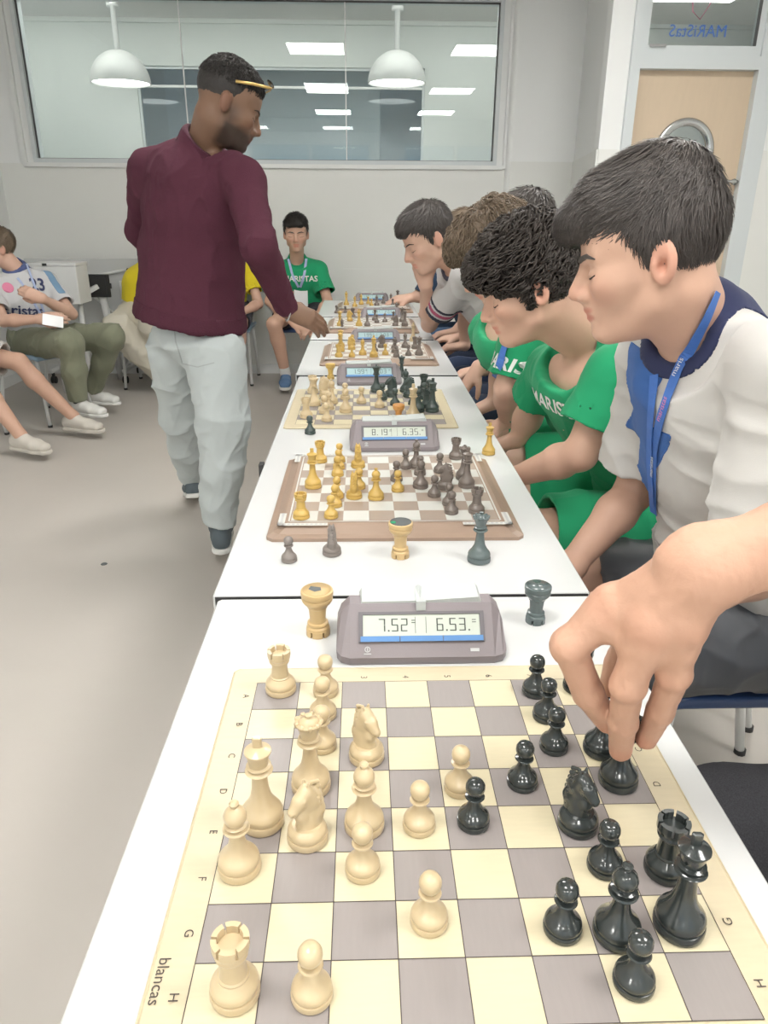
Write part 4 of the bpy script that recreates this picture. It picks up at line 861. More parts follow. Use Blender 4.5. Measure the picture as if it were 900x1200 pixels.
def person(label,sp):
    """builds body, shirt, trousers, shoes, hair as children of one Empty"""
    g=lambda k,d=None: sp.get(k,d)
    hip=np.mean([sp['hipL'],sp['hipR']],0); loc=(float(hip[0]),float(hip[1]),0.0); root=empty('person',loc); tag(root,label,'person',None)
    h=sp['head']; vx=g('vox',.006); skin=SK[g('skin','fair')]; nb=np.asarray(sp['neck'],float); shL,shR=np.asarray(sp['shL'],float),np.asarray(sp['shR'],float); B=g('bulk',1.0)
    side=nrm(shL-shR); chest=(shL+shR)/2; up=nrm(nb-hip); front=nrm(np.cross(side,up)); 
    arms=g('arms'); 
    S=Sdf(vx); h.ops(S,vx<.0055)
    nk0=h.P(-.022,0,-.045); S.cap(nk0,nb+front*.0,.053*B,.050*B,.02); S.cap(h.P(.005,0,-.06),nb+front*.018-up*.01,.040*B,.038,.02)
    S.loft([hip+up*.05,hip+up*.16,chest-up*.10,chest-up*.02],[(.13*B,.085*B),(.115*B,.08*B),(.13*B,.085*B),(.12*B,.07*B)],side,.03)
    for sg,sh in ((1,shL),(-1,shR)): S.cap(nb-up*.045,sh,.034,.040*B,.02)
    for a in arms:
        sh=shL if a['s']=='L' else shR; el,wr=np.asarray(a['el'],float),np.asarray(a['wr'],float); b=a.get('r',1.0)*B
        S.cap(sh,el,.043*b,.035*b,.02); m_=el+(wr-el)*.3; S.cap(el,m_,.035*b,.0375*b,.015); S.cap(m_,wr,.0375*b,.0245*b,.015)
        if a.get('hd') is not None: hand_ops(S,wr,a['hd'],a['hn'],a.get('th',1),a.get('curl',.5),a.get('hs',1.0))
    legs=g('legs',[])
    bare=g('bare',0)
    if bare:
        for hp,kn,an in legs:
            hp,kn,an=(np.asarray(q,float) for q in (hp,kn,an)); S.cap(hp+(kn-hp)*.3,kn,.066*B,.050*B,.02); m_=kn+(an-kn)*.3; bk=nrm(np.cross(np.cross(an-kn,kn-hp),an-kn)); S.cap(kn,m_-bk*.010,.050*B,.052*B,.02); S.cap(m_-bk*.010,an,.052*B,.034*B,.02); S.cap(an,an-np.array((0,0,.05)),.034,.03,.02)
    body,Vb,Fb=part_mesh('body',S,root,loc,'skin',lambda Vt:h.color(Vt,skin,g('beard',0)))
    tree=BVHTree.FromPolygons([tuple(v) for v in Vb],[tuple(f) for f in Fb]) if vx<.0085 else None
    if tree: face_bits(h,root,loc,tree,g('brow','hair_dark'),g('eyes',False),g('browt',1.0))
    # shirt
    cv=g('cvox',vx*1.15); S=Sdf(cv); hm=np.asarray(g('hem',hip+up*.0),float); th=g('fit',1.0)*B
    W=lambda a,b:(a*th,b*th)
    bel=np.asarray(g('belly',hip+up*.17),float); mid=(bel+chest)/2
    S.loft([hm+(bel-hm)*.0-up*.06,bel,mid,chest-up*.03],[W(*g('hemr',(.165,.125))),W(*g('belr',(.150,.115))),W(.160,.120),W(.158,.105)],side,.03)
    for sh in (shL,shR): S.cap(nb-up*.035,sh,.060*th,.058*th,.035)
    S.cap(nb-up*.06,nb-up*.01,.075*th,.065,.03)
    slv=g('sleeve',.62); S.cyl(hm,-up,.34,.25,.004) if False else None
    for a in arms:
        sh=shL if a['s']=='L' else shR; el,wr=np.asarray(a['el'],float),np.asarray(a['wr'],float); b=a.get('r',1.0)*th
        if slv>1.2:
            S.cap(sh,el,.056*b,.050*b,.03); S.cap(el,el+(wr-el)*(slv-1),.050*b,.036*b,.02); 
        else:
            e=sh+(el-sh)*slv; ax=nrm(e-sh); S.cap(sh,e,.058*b,g('flare',.066)*b,.03); S.half(e-ax*.002,ax,.003,.12) if False else None
            S.cyl(e,ax,g('flare',.066)*b+.03,.12,.003); S.cap(e-ax*.030,e+ax*.06,g('flare',.066)*b-.013,None,.004,True)
    nkd=nrm(h.P(-.015,0,-.05)-nb); nq=g('nxw',(.75,.55)); nx_=nrm(nkd*nq[0]+front*nq[1])          # neckline plane leans to the chest
    S.cap(nb-front*.012,nb-front*.010+nkd*g('back',.026),.069,.064,.02)
    co=nb+nkd*g('colh',.012)+front*.004; S.cyl(co+nx_*g('ncut',.035),nx_,.105,.12,.012); S.cyl(co-nx_*.035,nx_,g('colr',.057),.16,.008)
    S.cyl(hm,-nrm(up*.9+A_((0,0,.1))),.30,.30,.004)
    fa=g('fold',.006); seed=g('seed',1)
    def fold(Vt,N): return fa*crease(Vt,seed)*np.clip((np.asarray(nb)[2]-Vt[:,2]+.02)/.10,0.1,1)
    scol=g('scol',(.7,.7,.7)); scf=scol if callable(scol) else FLAT(scol)
    shirt,Vs,Fs=part_mesh(g('shirt_name','shirt'),S,root,loc,g('smat','cloth'),scf,fold)
    if g('shirt_label'): shirt['label']=g('shirt_label')
    stree=BVHTree.FromPolygons([tuple(v) for v in Vs],[tuple(f) for f in Fs])
    if g('collar') is not None:
        dv=Vs-co; w_=dv@nx_; rad=np.linalg.norm(dv-w_[:,None]*nx_,axis=1); shell('collar',Vs,Fs,mn(w_+.10,g('colr',.057)+g('colw',.020)-rad),.0022,root,loc,'cloth',g('collar'))
    for nm,fn,cc in g('patches',[]): shell(nm,Vs,Fs,fn(Vs),.0016,root,loc,g('smat','cloth'),cc)
    if g('hemband'):
        w_=(Vs-hm)@up; shell('hem_rib',Vs,Fs,mn(g('hemband')-w_,.30-np.linalg.norm(Vs-hm,axis=1)),.004,root,loc,'rib',scf(Vs[:1])[0]*.92)
    # trousers
    tv=g('tvox',cv)
    if g('pants') is not None and legs:
        S=Sdf(tv); _h=g('hipr',(.165,.12,.12)); S.ell(hip+up*.02,(_h[0]*B,_h[1]*B,_h[2]*B),[side,np.cross(up,side),up],.03); pf=g('pfrac',(1,.97)); pr=g('pr',(.098,.075,.064,.060))
        for hp,kn,an in legs:
            hp,kn,an=(np.asarray(q,float) for q in (hp,kn,an))
            if pf[1]<=0:
                e=hp+(kn-hp)*pf[0]; ax=nrm(kn-hp); S.cap(hp,e,pr[0]*B,pr[1]*B,.04); S.cyl(e,ax,pr[1]*B+.03,.14,.003); S.cap(e-ax*.05,e+ax*.06,pr[1]*B-.016,None,.004,True)
            else:
                e=kn+(an-kn)*pf[1]; ax=nrm(an-kn); S.cap(hp,kn,pr[0]*B,pr[1]*B,.045); S.cap(kn,kn+(an-kn)*.45,pr[1]*B,pr[2]*B,.03); S.cap(kn+(an-kn)*.45,e,pr[2]*B,pr[3]*B,.03); S.cyl(e,ax,pr[3]*B+.03,.14,.003); S.cap(e-ax*.02,e+ax*.06,pr[3]*B-.016,None,.004,True)
        pc=g('pants'); o,Vp,Fp=part_mesh(g('pants_name','trousers'),S,root,loc,g('pmat','cloth'),pc if callable(pc) else FLAT(pc),lambda Vt,N:g('pfold',.006)*crease(Vt,seed+9))
        if g('pants_label'): o['label']=g('pants_label')
        root['_p']=o.name
    if g('shoes'):
        for (hp,kn,an),(d,tl) in zip(legs,g('shoes')): shoe(root,loc,an,d,*g('shoe_mat',('shoe_white','shoe_white')),tilt=tl)
        if g('socks'):
            for hp,kn,an in legs: an=np.asarray(an,float); kn=np.asarray(kn,float); SS=Sdf(.005); SS.cap(an,an+nrm(kn-an)*.05,.039*B,.040*B); part_mesh('sock',SS,root,loc,g('socks'))
    # hair
    Vh,Fh=hair_mesh(h,g('hair','short'),g('hvox',vx)); hs=g('hair','short'); hn={'short_fringe':.0022,'buzz':.0012,'curly':.006,'short':.003,'fluffy':.007}[hs]; fr={'short_fringe':60,'buzz':320,'curly':75,'short':70,'fluffy':80}[hs]
    N=vnormals(Vh,Fh); Q=h.L(Vh); Vh=Vh+N*(hn*wav(Q,fr,seed+5,2,(1,1,1) if hs in('curly','buzz','fluffy') else (.2,1,.3)))[:,None]
    hm_=g('hair_m','hair_dark'); ho=link('hair',np_mesh('hair',Vh-np.array(loc),Fh),hm_,root)
    if g('locks'): n_,L_,w_,lf=g('locks'); strands('hair_locks',Vh,Fh,h,root,loc,hm_,n_,L_,w_,lf,flow_fringe,seg=5)
    return dict(root=root,loc=loc,head=h,stree=stree,btree=tree,Vh=Vh,Fh=Fh,hair=ho,nb=nb,up=up,front=front,side=side,Vs=Vs,hip=hip)
# flow fields in head axes (forward, left, up)
def flow_fringe(q):
    x,y,z=q; dx,dy,dz=x+.062,y+.01,z-.105; r=math.hypot(dx,dy)+1e-4      # growth whorl at the crown
    f=(dx/r,dy/r,0); a=min(1,max(0,(.075-z)/.06)); fr=min(1,max(0,(x+.02)/.06))
    fx=f[0]*(1-a)+(.45*fr-.1)*a+ .6*fr*(1-a); fz=-.25-1.0*a-.9*max(0,(x-.05)/.05)
    return (fx,f[1]*(1-a)*(1-.6*fr)+y*1.5,fz)
def flow_down(q): x,y,z=q; return (x*9+.2,y*9,-.6-(.12-z)*3)
# ------------------------------------------------------------------ chairs
def chair(x,y,rz,seatm,label,group='school chairs',z=.45):
    t=empty('chair',(x,y,0),rz); tag(t,label,'chair',group)       # local +x is the sitter's front
    S=Sdf(.006); S.field(lambda X,Y,Z:np.maximum(np.maximum(np.abs(X)-.19,np.abs(Y)-.19)-.0+0*Z,np.abs(Z-(z-.012+.10*np.maximum(0,-X-.12)**1*.6-.25*np.maximum(0,X-.15)**1.0))-.008)-.004,(-.21,-.21,z-.06),(.21,.21,z+.03)); 
    o,_,_=part_mesh('seat',S,t,(0,0,0),seatm,None,None,2)
    S=Sdf(.006); S.field(lambda X,Y,Z:np.maximum(np.maximum(np.abs(Z-(z+.31))-.09,np.abs(Y)-.19),np.abs(X+.215+.12*(Z-z-.31)+1.1*(.19**2-Y*Y)*.4)-.007)-.004,(-.28,-.21,z+.19),(-.16,.21,z+.43)); part_mesh('backrest',S,t,(0,0,0),seatm,None,None,2)
    fr=MB()
    for s in (-1,1):
        MB().tube([(.16,s*.17,z-.02),(.20,s*.185,.0)],.0115,10).obj('leg','white_metal',t); MB().tube([(-.14,s*.17,z-.02),(-.22,s*.185,0)],.0115,10).obj('leg','white_metal',t)
        MB().tube([(.20,s*.185,.0),(.2,s*.185,.012)],.014,10).tube([(-.22,s*.185,0),(-.218,s*.185,.012)],.014,10) if False else None
        fr.tube([(.16,s*.17,z-.022),(-.14,s*.17,z-.022),(-.19,s*.175,z+.08),(-.235,s*.175,z+.36)],.0105,10)
    fr.tube([(.14,-.17,z-.024),(.14,.17,z-.024)],.0095,8).tube([(-.14,-.17,z-.024),(-.14,.17,z-.024)],.0095,8); fr.obj('frame','white_metal',t)
    for s in (-1,1):
        for lx in (.20,-.22): MB().tube([(lx,s*.185,-.0),(lx*.998,s*.185,.014)],.0145,10).obj('foot','black_rubber',t)
    return t
chair(.735,1.29,PI,'seat_navy','navy blue school chair under the front boy in white shirt')
chair(1.0,.62,PI,'seat_navy','navy chair of the reaching player, right of the front board')
chair(.80,1.75,PI,'seat_navy','navy chair under the curly haired boy in green')
for y,l in ((2.32,'navy chair under the boy with fluffy hair'),(2.85,'navy chair under the dark haired player'),(3.42,'navy chair under the boy resting his chin'),(3.98,'navy chair behind the boy resting his chin'),(4.6,'navy chair at the farthest board')): chair(.84,y,PI,'seat_navy',l)
chair(-.465,6.02,-PI/2,'seat_navy','white legged chair under the seated boy in green by the wall')
chair(-1.07,6.03,-PI/2,'seat_pale_blue','white legged chair beside the green shirted boy, behind the standing man')
chair(-1.66,5.90,-PI/2,'seat_pale_blue','white legged chair under the cream trousers, left of the man')
chair(-2.10,4.86,-.45,'seat_pale_blue','pale blue chair with white legs under the boy in green cargo trousers')
chair(-2.42,4.28,-.1,'seat_pale_blue','pale blue chair at the left edge under the white shorts')
# ------------------------------------------------------------------ the standing man
GREEN=(.022,.33,.145)
hm=Head(at(264,124,2.66),(.93,.30,-.50),(0,0,1),1.07)
wt=nrm((0,0,1))
R=person('standing man in maroon sweater and pale grey trousers, back to camera, leaning over the tables',dict(head=hm,neck=at(240,166,2.70),shL=at(176,200,2.80),shR=at(286,212,2.60),hipL=at(203,398,2.82),hipR=at(250,398,2.66),vox=.0055,skin='dark',bulk=1.08,beard=.85,hair='buzz',hair_m='hair_black',brow='hair_black',
 arms=[dict(s='R',el=at(303,288,2.46),wr=at(336,362,2.60),hd=(.95,.30,-.45),hn=(.15,-.75,.6),th=-1,curl=.35,hs=1.05,r=1.05),dict(s='L',el=at(166,272,2.98),wr=at(200,330,3.12),hd=(.6,.3,-.5),hn=(-.5,.5,.5),th=1,curl=.5,r=1.05)],
 legs=[(at(252,414,2.68),at(262,495,2.64),at(258,617,2.64)),(at(206,414,2.82),at(216,487,2.98),at(225,561,3.19))],
 hem=at(222,377,2.75),hemr=(.192,.165),belly=at(224,300,2.76),belr=(.170,.130),fit=1.05,sleeve=1.93,back=.004,nxw=(1,.22),colr=.062,ncut=-.003,scol=(.092,.030,.047),smat='wool',fold=.013,shirt_name='sweater',collar=(.085,.026,.042),colw=.018,hemband=.055,
 pants=(.50,.545,.545),pr=(.103,.090,.078,.058),pfold=.013,hipr=(.145,.110,.10),cvox=.0065,pants_name='trousers',pants_label='loose pale grey trousers',
 shoes=[((-.18,1,0),0.0),((-.25,1,0),.30)],shoe_mat=('shoe_grey','shoe_white')))
p=R['head']; rt=R['root']; lc=R['loc']
gl=MB(); P_=lambda x,y,z:tuple(p.P(x,y,z)-np.array(lc))
for y in (-1,1): gl.tube([P_(-.005,y*.080,.058),P_(.045,y*.081,.078),P_(.088,y*.070,.094)],.0028,8,squash=1.6)
gl.tube([P_(.088,-.070,.094),P_(.098,-.04,.103),P_(.100,0,.102),P_(.098,.04,.103),P_(.088,.070,.094)],.0026,8)
g_=gl.obj('sunglasses','gold',None,lc); tag(g_,'gold framed sunglasses pushed up on the standing man\'s forehead','sunglasses')
for y in (-1,1):
    l=MB(); c=np.array(P_(.090,y*.036,.112)); ax=[p.l*.025,nrm(p.u*.45-p.f*.9)*.014]; l.add([tuple(c+ax[0]*math.cos(a)+ax[1]*math.sin(a)+p.f*dd) for dd in (0,.002) for a in [2*PI*k/20 for k in range(20)]],[tuple(range(20)),tuple(range(39,19,-1))]+[(k,(k+1)%20,20+(k+1)%20,20+k) for k in range(20)]); l.obj('lens','lens_dark',g_)
strands('hair_curls',R['Vh'],R['Fh'],p,rt,lc,'hair_black',2600,.010,.0011,.001,flow_down,curl=.0022,seg=5,tubes=True,zone=lambda Q:(Q[:,2]>.055))
wr=at(334,361,2.60); ring_mesh('bracelet',wr+A_((.012,0,-.008)),(.95,.30,-.45),.031,.0035,rt,lc,'steel',1.1,(0,0,1),1)
pk=MB(); 
t_=bvh(bpy.data.objects[rt['_p']].data)
def hit2(px,py):
    d=Vector(tuple(ray(px,py))).normalized(); h=t_.ray_cast(Vector(tuple(EYE))-Vector(lc),d,9); return h
for nm,pts in (('pocket_seam',[(204,382),(206,400),(214,426),(232,430),(255,424)]),('pocket_seam',[(283,380),(288,392),(296,398)])):
    q=[]
    for i in range(len(pts)-1):
        for k in range(6):
            t=k/6; h=hit2(pts[i][0]*(1-t)+pts[i+1][0]*t,pts[i][1]*(1-t)+pts[i+1][1]*t)
            if h[0] is not None: q.append((h[0]+h[1]*.001,h[1]))
    if len(q)>2: ribbon(nm,q,.004,rt,(0,0,0),MATS['white_paint'] if False else mat('seam_grey',(.40,.43,.43),.9),.0012)
# ------------------------------------------------------------------ front boy, white shirt
def paint_maristas(Vt):
    c=np.ones((len(Vt),3))*np.array((.70,.68,.65)); return c
h1=Head(at(768,303,1.07),(-.899,.335,-.285),(0,0,1),.99)
def pa1(V_):
    X,Y,Z=V_[:,0],V_[:,1],V_[:,2]; u=Y+.05*np.sin(Z*14); a_=mn(mn(1.075-Z,Z-.92),mn(u-1.13-(1.07-Z)*.25,1.25+(1.07-Z)*.15-u)); b_=mn(mn(.96-Z,Z-.80),mn(u-1.10-(.96-Z)*.25,1.20-(.96-Z)*.1-u)); return mn(np.maximum(a_,b_),mn(Y-1.02,.57-X))
pat1=[('shirt_panel',pa1,(.05,.14,.40))]
R1=person('teenage boy in white shirt and lanyard, profile, looking down, nearest on the right',dict(head=h1,neck=(.512,1.12,1.105),shL=(.545,.935,1.085),shR=(.515,1.290,1.045),colw=.026,hipL=(.76,1.14,.57),hipR=(.76,1.33,.57),vox=.0034,skin='fair2',hair='short_fringe',hair_m='hair_dark',browt=1.5,hvox=.0036,
 arms=[dict(s='L',el=(.56,.93,.79),wr=(.44,1.06,.665),hd=(-.8,.4,-.2),hn=(0,0,1),th=-1,curl=.6),dict(s='R',el=(.525,1.315,.775),wr=(.385,1.215,.665),hd=(-.7,-.5,-.3),hn=(0,0,1),th=1,curl=.6)],
 legs=[((.76,1.14,.555),(.37,1.09,.560),(.40,1.08,.10)),((.76,1.33,.555),(.40,1.35,.560),(.44,1.36,.10))],bare=1,
 hem=(.73,1.24,.60),hemr=(.155,.135),belly=(.67,1.21,.74),belr=(.150,.125),sleeve=.80,flare=.073,scol=(.60,.585,.56),patches=pat1,fold=.011,seed=4,cvox=.005,collar=(.035,.042,.10),colr=.053,colh=.018,
 pants=(.085,.09,.10),pfrac=(.80,0),pr=(.100,.092),pants_name='shorts',pants_label='dark grey crinkled shorts',pmat='sheen_cloth',pfold=.012,shoes=[((-1,0,0),0),((-1,.1,0),0)],shoe_mat=('shoe_white','shoe_white')))
r1,l1=R1['root'],R1['loc']
strands('hair_locks',R1['Vh'],R1['Fh'],h1,r1,l1,'hair_dark',7500,.040,.0013,.0060,flow_fringe,seg=6)
strands('fringe_locks',R1['Vh'],R1['Fh'],h1,r1,l1,'hair_dark',2600,.032,.0016,.0085,lambda q:(.75,-.1-q[1]*2,-.25-max(0,(q[0]-.07)/.03)),seg=6,zone=lambda Q:(Q[:,0]>.030)&(Q[:,2]>.04))
lan=drape(R1['stree'],[(838,342),(826,372),(812,400),(800,425),(788,455),(776,490),(770,520),(768,550),(768,580),(770,600)],.004,6,R1['btree'])
if len(lan)>3: ribbon('lanyard',lan,.016,r1,l1,'lanyard_blue')
lan2=drape(R1['stree'],[(770,440),(768,470),(766,500),(765,540),(767,575),(769,600)],.0065,6)
if len(lan2)>3: ribbon('lanyard',lan2,.015,r1,l1,'lanyard_blue')
for (x,y,s_) in ((806,410,'maristas'),(779,475,'maristas'),(768,545,'maristas')):
    h=pix_hit(R1['stree'],x,y)
    if h[0] is not None:
        i=min(range(len(lan)),key=lambda k:(lan[k][0]-h[0]).length); i=min(i,len(lan)-2); d_=(lan[i+1][0]-lan[i][0]).normalized(); n_=lan[i][1]; c=Vector(lan[i][0])+n_*.003; tx=MB(); text_on(tx,s_,.013,c,tuple(-d_),tuple(n_.cross(-d_)),.0012); o=tx.obj('lettering',('print_white','print_pink','print_white')[int(y)%3],r1,(-l1[0],-l1[1],-l1[2]))
# ------------------------------------------------------------------ curly haired boy in green
h2=Head(at(624,338,1.60),(-.92,.12,-.40),(0,0,1),.98)
R2=person('boy with dark curly hair and green shirt leaning forward, second on the right',dict(head=h2,neck=at(700,404,1.66),shL=at(722,440,1.50),shR=at(645,432,1.84),hipL=(.76,1.66,.57),hipR=(.76,1.85,.57),vox=.0045,skin='fair2',hair='curly',hair_m='hair_curl',browt=1.5,eyes=False,
 arms=[dict(s='L',el=at(680,532,1.48),wr=at(606,558,1.64),hd=(-.6,.5,-.5),hn=(0,0,1),th=-1,curl=.6),dict(s='R',el=at(622,482,1.92),wr=(.425,1.93,.70),hd=(-.8,.3,-.4),hn=(0,0,1),th=1,curl=.6)],
 legs=[((.76,1.66,.555),(.40,1.62,.560),(.42,1.62,.10)),((.76,1.85,.555),(.40,1.88,.560),(.44,1.88,.10))],bare=1,
 hem=(.73,1.75,.60),hemr=(.155,.135),belly=(.68,1.73,.75),belr=(.150,.120),sleeve=.66,flare=.075,scol=GREEN,fold=.009,seed=8,collar=(.018,.27,.12),
 pants=GREEN,pfrac=(.88,0),pr=(.100,.090),pants_name='shorts',pmat='cloth',pfold=.010,shoes=[((-1,0,0),0),((-1,.1,0),0)]))
strands('hair_curls',R2['Vh'],R2['Fh'],h2,R2['root'],R2['loc'],'hair_curl',1350,.080,.0030,.004,flow_down,curl=.0075,seg=20,tubes=True)
def put_text(R_,s,size,px,py,m,right,up,name='print',off=.003):
    h=pix_hit(R_['stree'],px,py)
    if h[0] is None: print('no print',s); return
    decal(name,s,size,R_['stree'],h[0],right,up,R_['root'],R_['loc'],m,off)
put_text(R2,'MARISTAS',.046,652,478,'print_white',(.50,-.85,-.10),(.1,.0,1)); put_text(R2,'JAEN',.024,646,502,'print_white',(.50,-.85,-.10),(.1,0,1)); 
# ------------------------------------------------------------------ fluffy haired boy in green with lanyard
h3=Head(at(585,302,2.12),(-.82,.05,-.60),(0,0,1),1.0)
R3=person('boy with fluffy brown hair, green shirt and blue lanyard, behind the curly haired boy',dict(head=h3,neck=at(612,366,2.2),shL=at(612,396,2.04),shR=at(574,388,2.36),hipL=(.80,2.22,.57),hipR=(.80,2.42,.57),vox=.006,skin='fair',hair='fluffy',hair_m='hair_brown',
 arms=[dict(s='L',el=at(594,455,2.02),wr=(.44,2.16,.69),hd=(-.7,.3,-.5),hn=(0,0,1),th=-1,curl=.6),dict(s='R',el=at(590,430,2.42),wr=(.44,2.40,.69),hd=(-.8,.1,-.4),hn=(0,0,1),th=1,curl=.6)],
 legs=[((.80,2.22,.555),(.44,2.2,.56),(.46,2.2,.10)),((.80,2.42,.555),(.44,2.45,.56),(.46,2.45,.10))],bare=1,hem=(.77,2.32,.60),belly=(.64,2.26,.80),sleeve=.80,scol=GREEN,fold=.008,seed=12,collar=(.018,.27,.12),
 pants=GREEN,pfrac=(.85,0),pants_name='shorts'))
strands('hair_locks',R3['Vh'],R3['Fh'],h3,R3['root'],R3['loc'],'hair_brown',1500,.040,.0018,.006,flow_down,curl=.004,seg=8,tubes=True)
lan=drape(R3['stree'],[(600,392),(594,406),(588,424),(582,440),(577,456),(574,472)],.008,5)
if len(lan)>3: ribbon('lanyard',lan,.022,R3['root'],R3['loc'],'lanyard_blue')
ring_mesh('bracelet',(.44,2.135,.71),(-.3,.2,-.5),.028,.003,R3['root'],R3['loc'],'steel',1,(0,0,1),1)
put_text(R3,'MARISTAS',.05,603,430,'print_white',(.42,-.90,-.1),(.2,0,1))
# ------------------------------------------------------------------ dark haired player in between
h4=Head(at(620,268,2.78),(-.9,.1,-.35),(0,0,1),1.0)
R4=person('player in navy shirt, only dark hair showing above the fluffy haired boy',dict(head=h4,neck=at(640,312,2.85),shL=at(640,332,2.68),shR=at(620,332,3.02),hipL=(.84,2.76,.56),hipR=(.84,2.94,.56),vox=.008,skin='fair',hair='short',locks=(1100,.036,.0034,.010),hair_m='hair_dark',
 arms=[dict(s='L',el=(.60,2.58,.84),wr=at(561,430,2.62),hd=(-.5,-.1,-.75),hn=(0,0,1),th=-1,curl=.5),dict(s='R',el=(.62,3.05,.82),wr=(.50,3.0,.68),hd=(-1,-.1,-.1),hn=(0,0,1),th=1,curl=.5)],
 legs=[((.84,2.76,.555),(.46,2.74,.555),(.48,2.74,.10)),((.84,2.94,.555),(.46,2.98,.555),(.48,2.98,.10))],hem=(.80,2.85,.60),belly=(.76,2.83,.78),sleeve=.6,scol=(.03,.05,.085),seed=14,pants=(.03,.04,.07)))
# ------------------------------------------------------------------ boy resting chin on hand
h5=Head(at(505,280,3.20),(-.80,-.10,-.47),(0,0,1),1.10)
sh5=at(548,318,3.10); el5=at(503,380,3.42)
def arm5(V_):
    e=el5-sh5; L=np.linalg.norm(e); t=((V_-sh5)@e)/L/L; return mn(.088-np.linalg.norm(V_-sh5-np.clip(t,0,1)[:,None]*e,axis=1),(t-.1)*L),t*L,L
def band5(a,b):
    def f(V_): m_,t,L=arm5(V_); return mn(m_,mn(t-a*L,b*L-t))
    return f
def navy5(V_): m_,t,L=arm5(V_); return mn(mn(V_[:,0]-.60-(.98-V_[:,2])*.35,-m_),1.06-V_[:,2])
pat5=[('navy_panel',navy5,(.025,.045,.10)),('cuff_stripe',band5(.645,.73),(.04,.04,.06)),('cuff_stripe',band5(.575,.615),(.45,.10,.18)),('cuff_stripe',band5(.52,.55),(.04,.04,.06))]
R5=person('boy in white and navy polo resting his chin on his fist, elbow on the table',dict(head=h5,neck=at(538,308,3.25),shL=sh5,shR=at(528,316,3.45),hipL=(.84,3.32,.57),hipR=(.84,3.52,.57),vox=.006,skin='fair',hair='short',hair_m='hair_dark',eyes=False,
 arms=[dict(s='L',el=el5,wr=at(499,334,3.24),hd=(-.3,-.1,.9),hn=(-.3,-.9,-.2),th=1,curl=1.1),dict(s='R',el=(.50,3.62,.84),wr=(.50,3.60,.68),hd=(-1,.1,-.1),hn=(0,0,1),th=1,curl=.5)],
 legs=[((.84,3.32,.555),(.46,3.30,.555),(.48,3.30,.10)),((.84,3.52,.555),(.46,3.56,.555),(.48,3.56,.10))],hem=(.80,3.42,.60),belly=(.70,3.36,.80),sleeve=.70,flare=.070,scol=(.62,.61,.605),patches=pat5,fold=.006,seed=17,shirt_name='polo_shirt',collar=(.10,.10,.14),pants=(.03,.045,.09)))
strands('hair_locks',R5['Vh'],R5['Fh'],h5,R5['root'],R5['loc'],'hair_dark',1800,.034,.0026,.009,flow_fringe,seg=5)
# ------------------------------------------------------------------ two more behind him
h6=Head(at(548,280,3.86),(-.85,.2,-.4),(0,0,1),1.05)
R6=person('player mostly hidden behind the chin resting boy, light brown hair',dict(head=h6,neck=at(566,310,3.95),shL=at(570,330,3.80),shR=at(560,325,4.12),hipL=(.86,3.88,.56),hipR=(.86,4.08,.56),vox=.009,skin='fair',hair='short',locks=(1100,.036,.0034,.010),hair_m='hair_brown',
 arms=[dict(s='L',el=(.66,3.74,.82),wr=(.50,3.86,.68),hd=(-1,.1,-.1),hn=(0,0,1),th=-1,curl=.5),dict(s='R',el=(.66,4.18,.82),wr=(.50,4.05,.68),hd=(-1,-.1,-.1),hn=(0,0,1),th=1,curl=.5)],
 legs=[((.86,3.88,.555),(.46,3.88,.555),(.48,3.88,.10)),((.86,4.08,.555),(.46,4.1,.555),(.48,4.1,.10))],hem=(.82,3.98,.60),belly=(.78,3.97,.78),sleeve=.6,scol=(.03,.05,.085),seed=21,pants=(.03,.04,.07)))
h7=Head(at(508,290,4.62),(-.85,0,-.4),(0,0,1),1.0)
R7=person('farthest player in dark navy shirt reaching a hand over the last board',dict(head=h7,neck=at(525,310,4.68),shL=at(512,322,4.52),shR=at(512,318,4.88),hipL=(.74,4.56,.56),hipR=(.74,4.76,.56),vox=.008,skin='fair',hair='short',hair_m='hair_dark',
 arms=[dict(s='L',el=at(496,346,4.50),wr=at(481,349,4.52),hd=(-1,.05,-.12),hn=(0,-.3,1),th=-1,curl=.45,hs=1.1),dict(s='R',el=(.52,4.95,.84),wr=(.45,4.85,.68),hd=(-1,-.1,-.1),hn=(0,0,1),th=1,curl=.5)],
 legs=[((.74,4.56,.555),(.42,4.55,.555),(.44,4.55,.10)),((.74,4.76,.555),(.42,4.78,.555),(.44,4.78,.10))],hem=(.72,4.66,.60),belly=(.66,4.66,.78),sleeve=1.02,scol=(.03,.055,.10),seed=22,pants=(.05,.09,.16)))
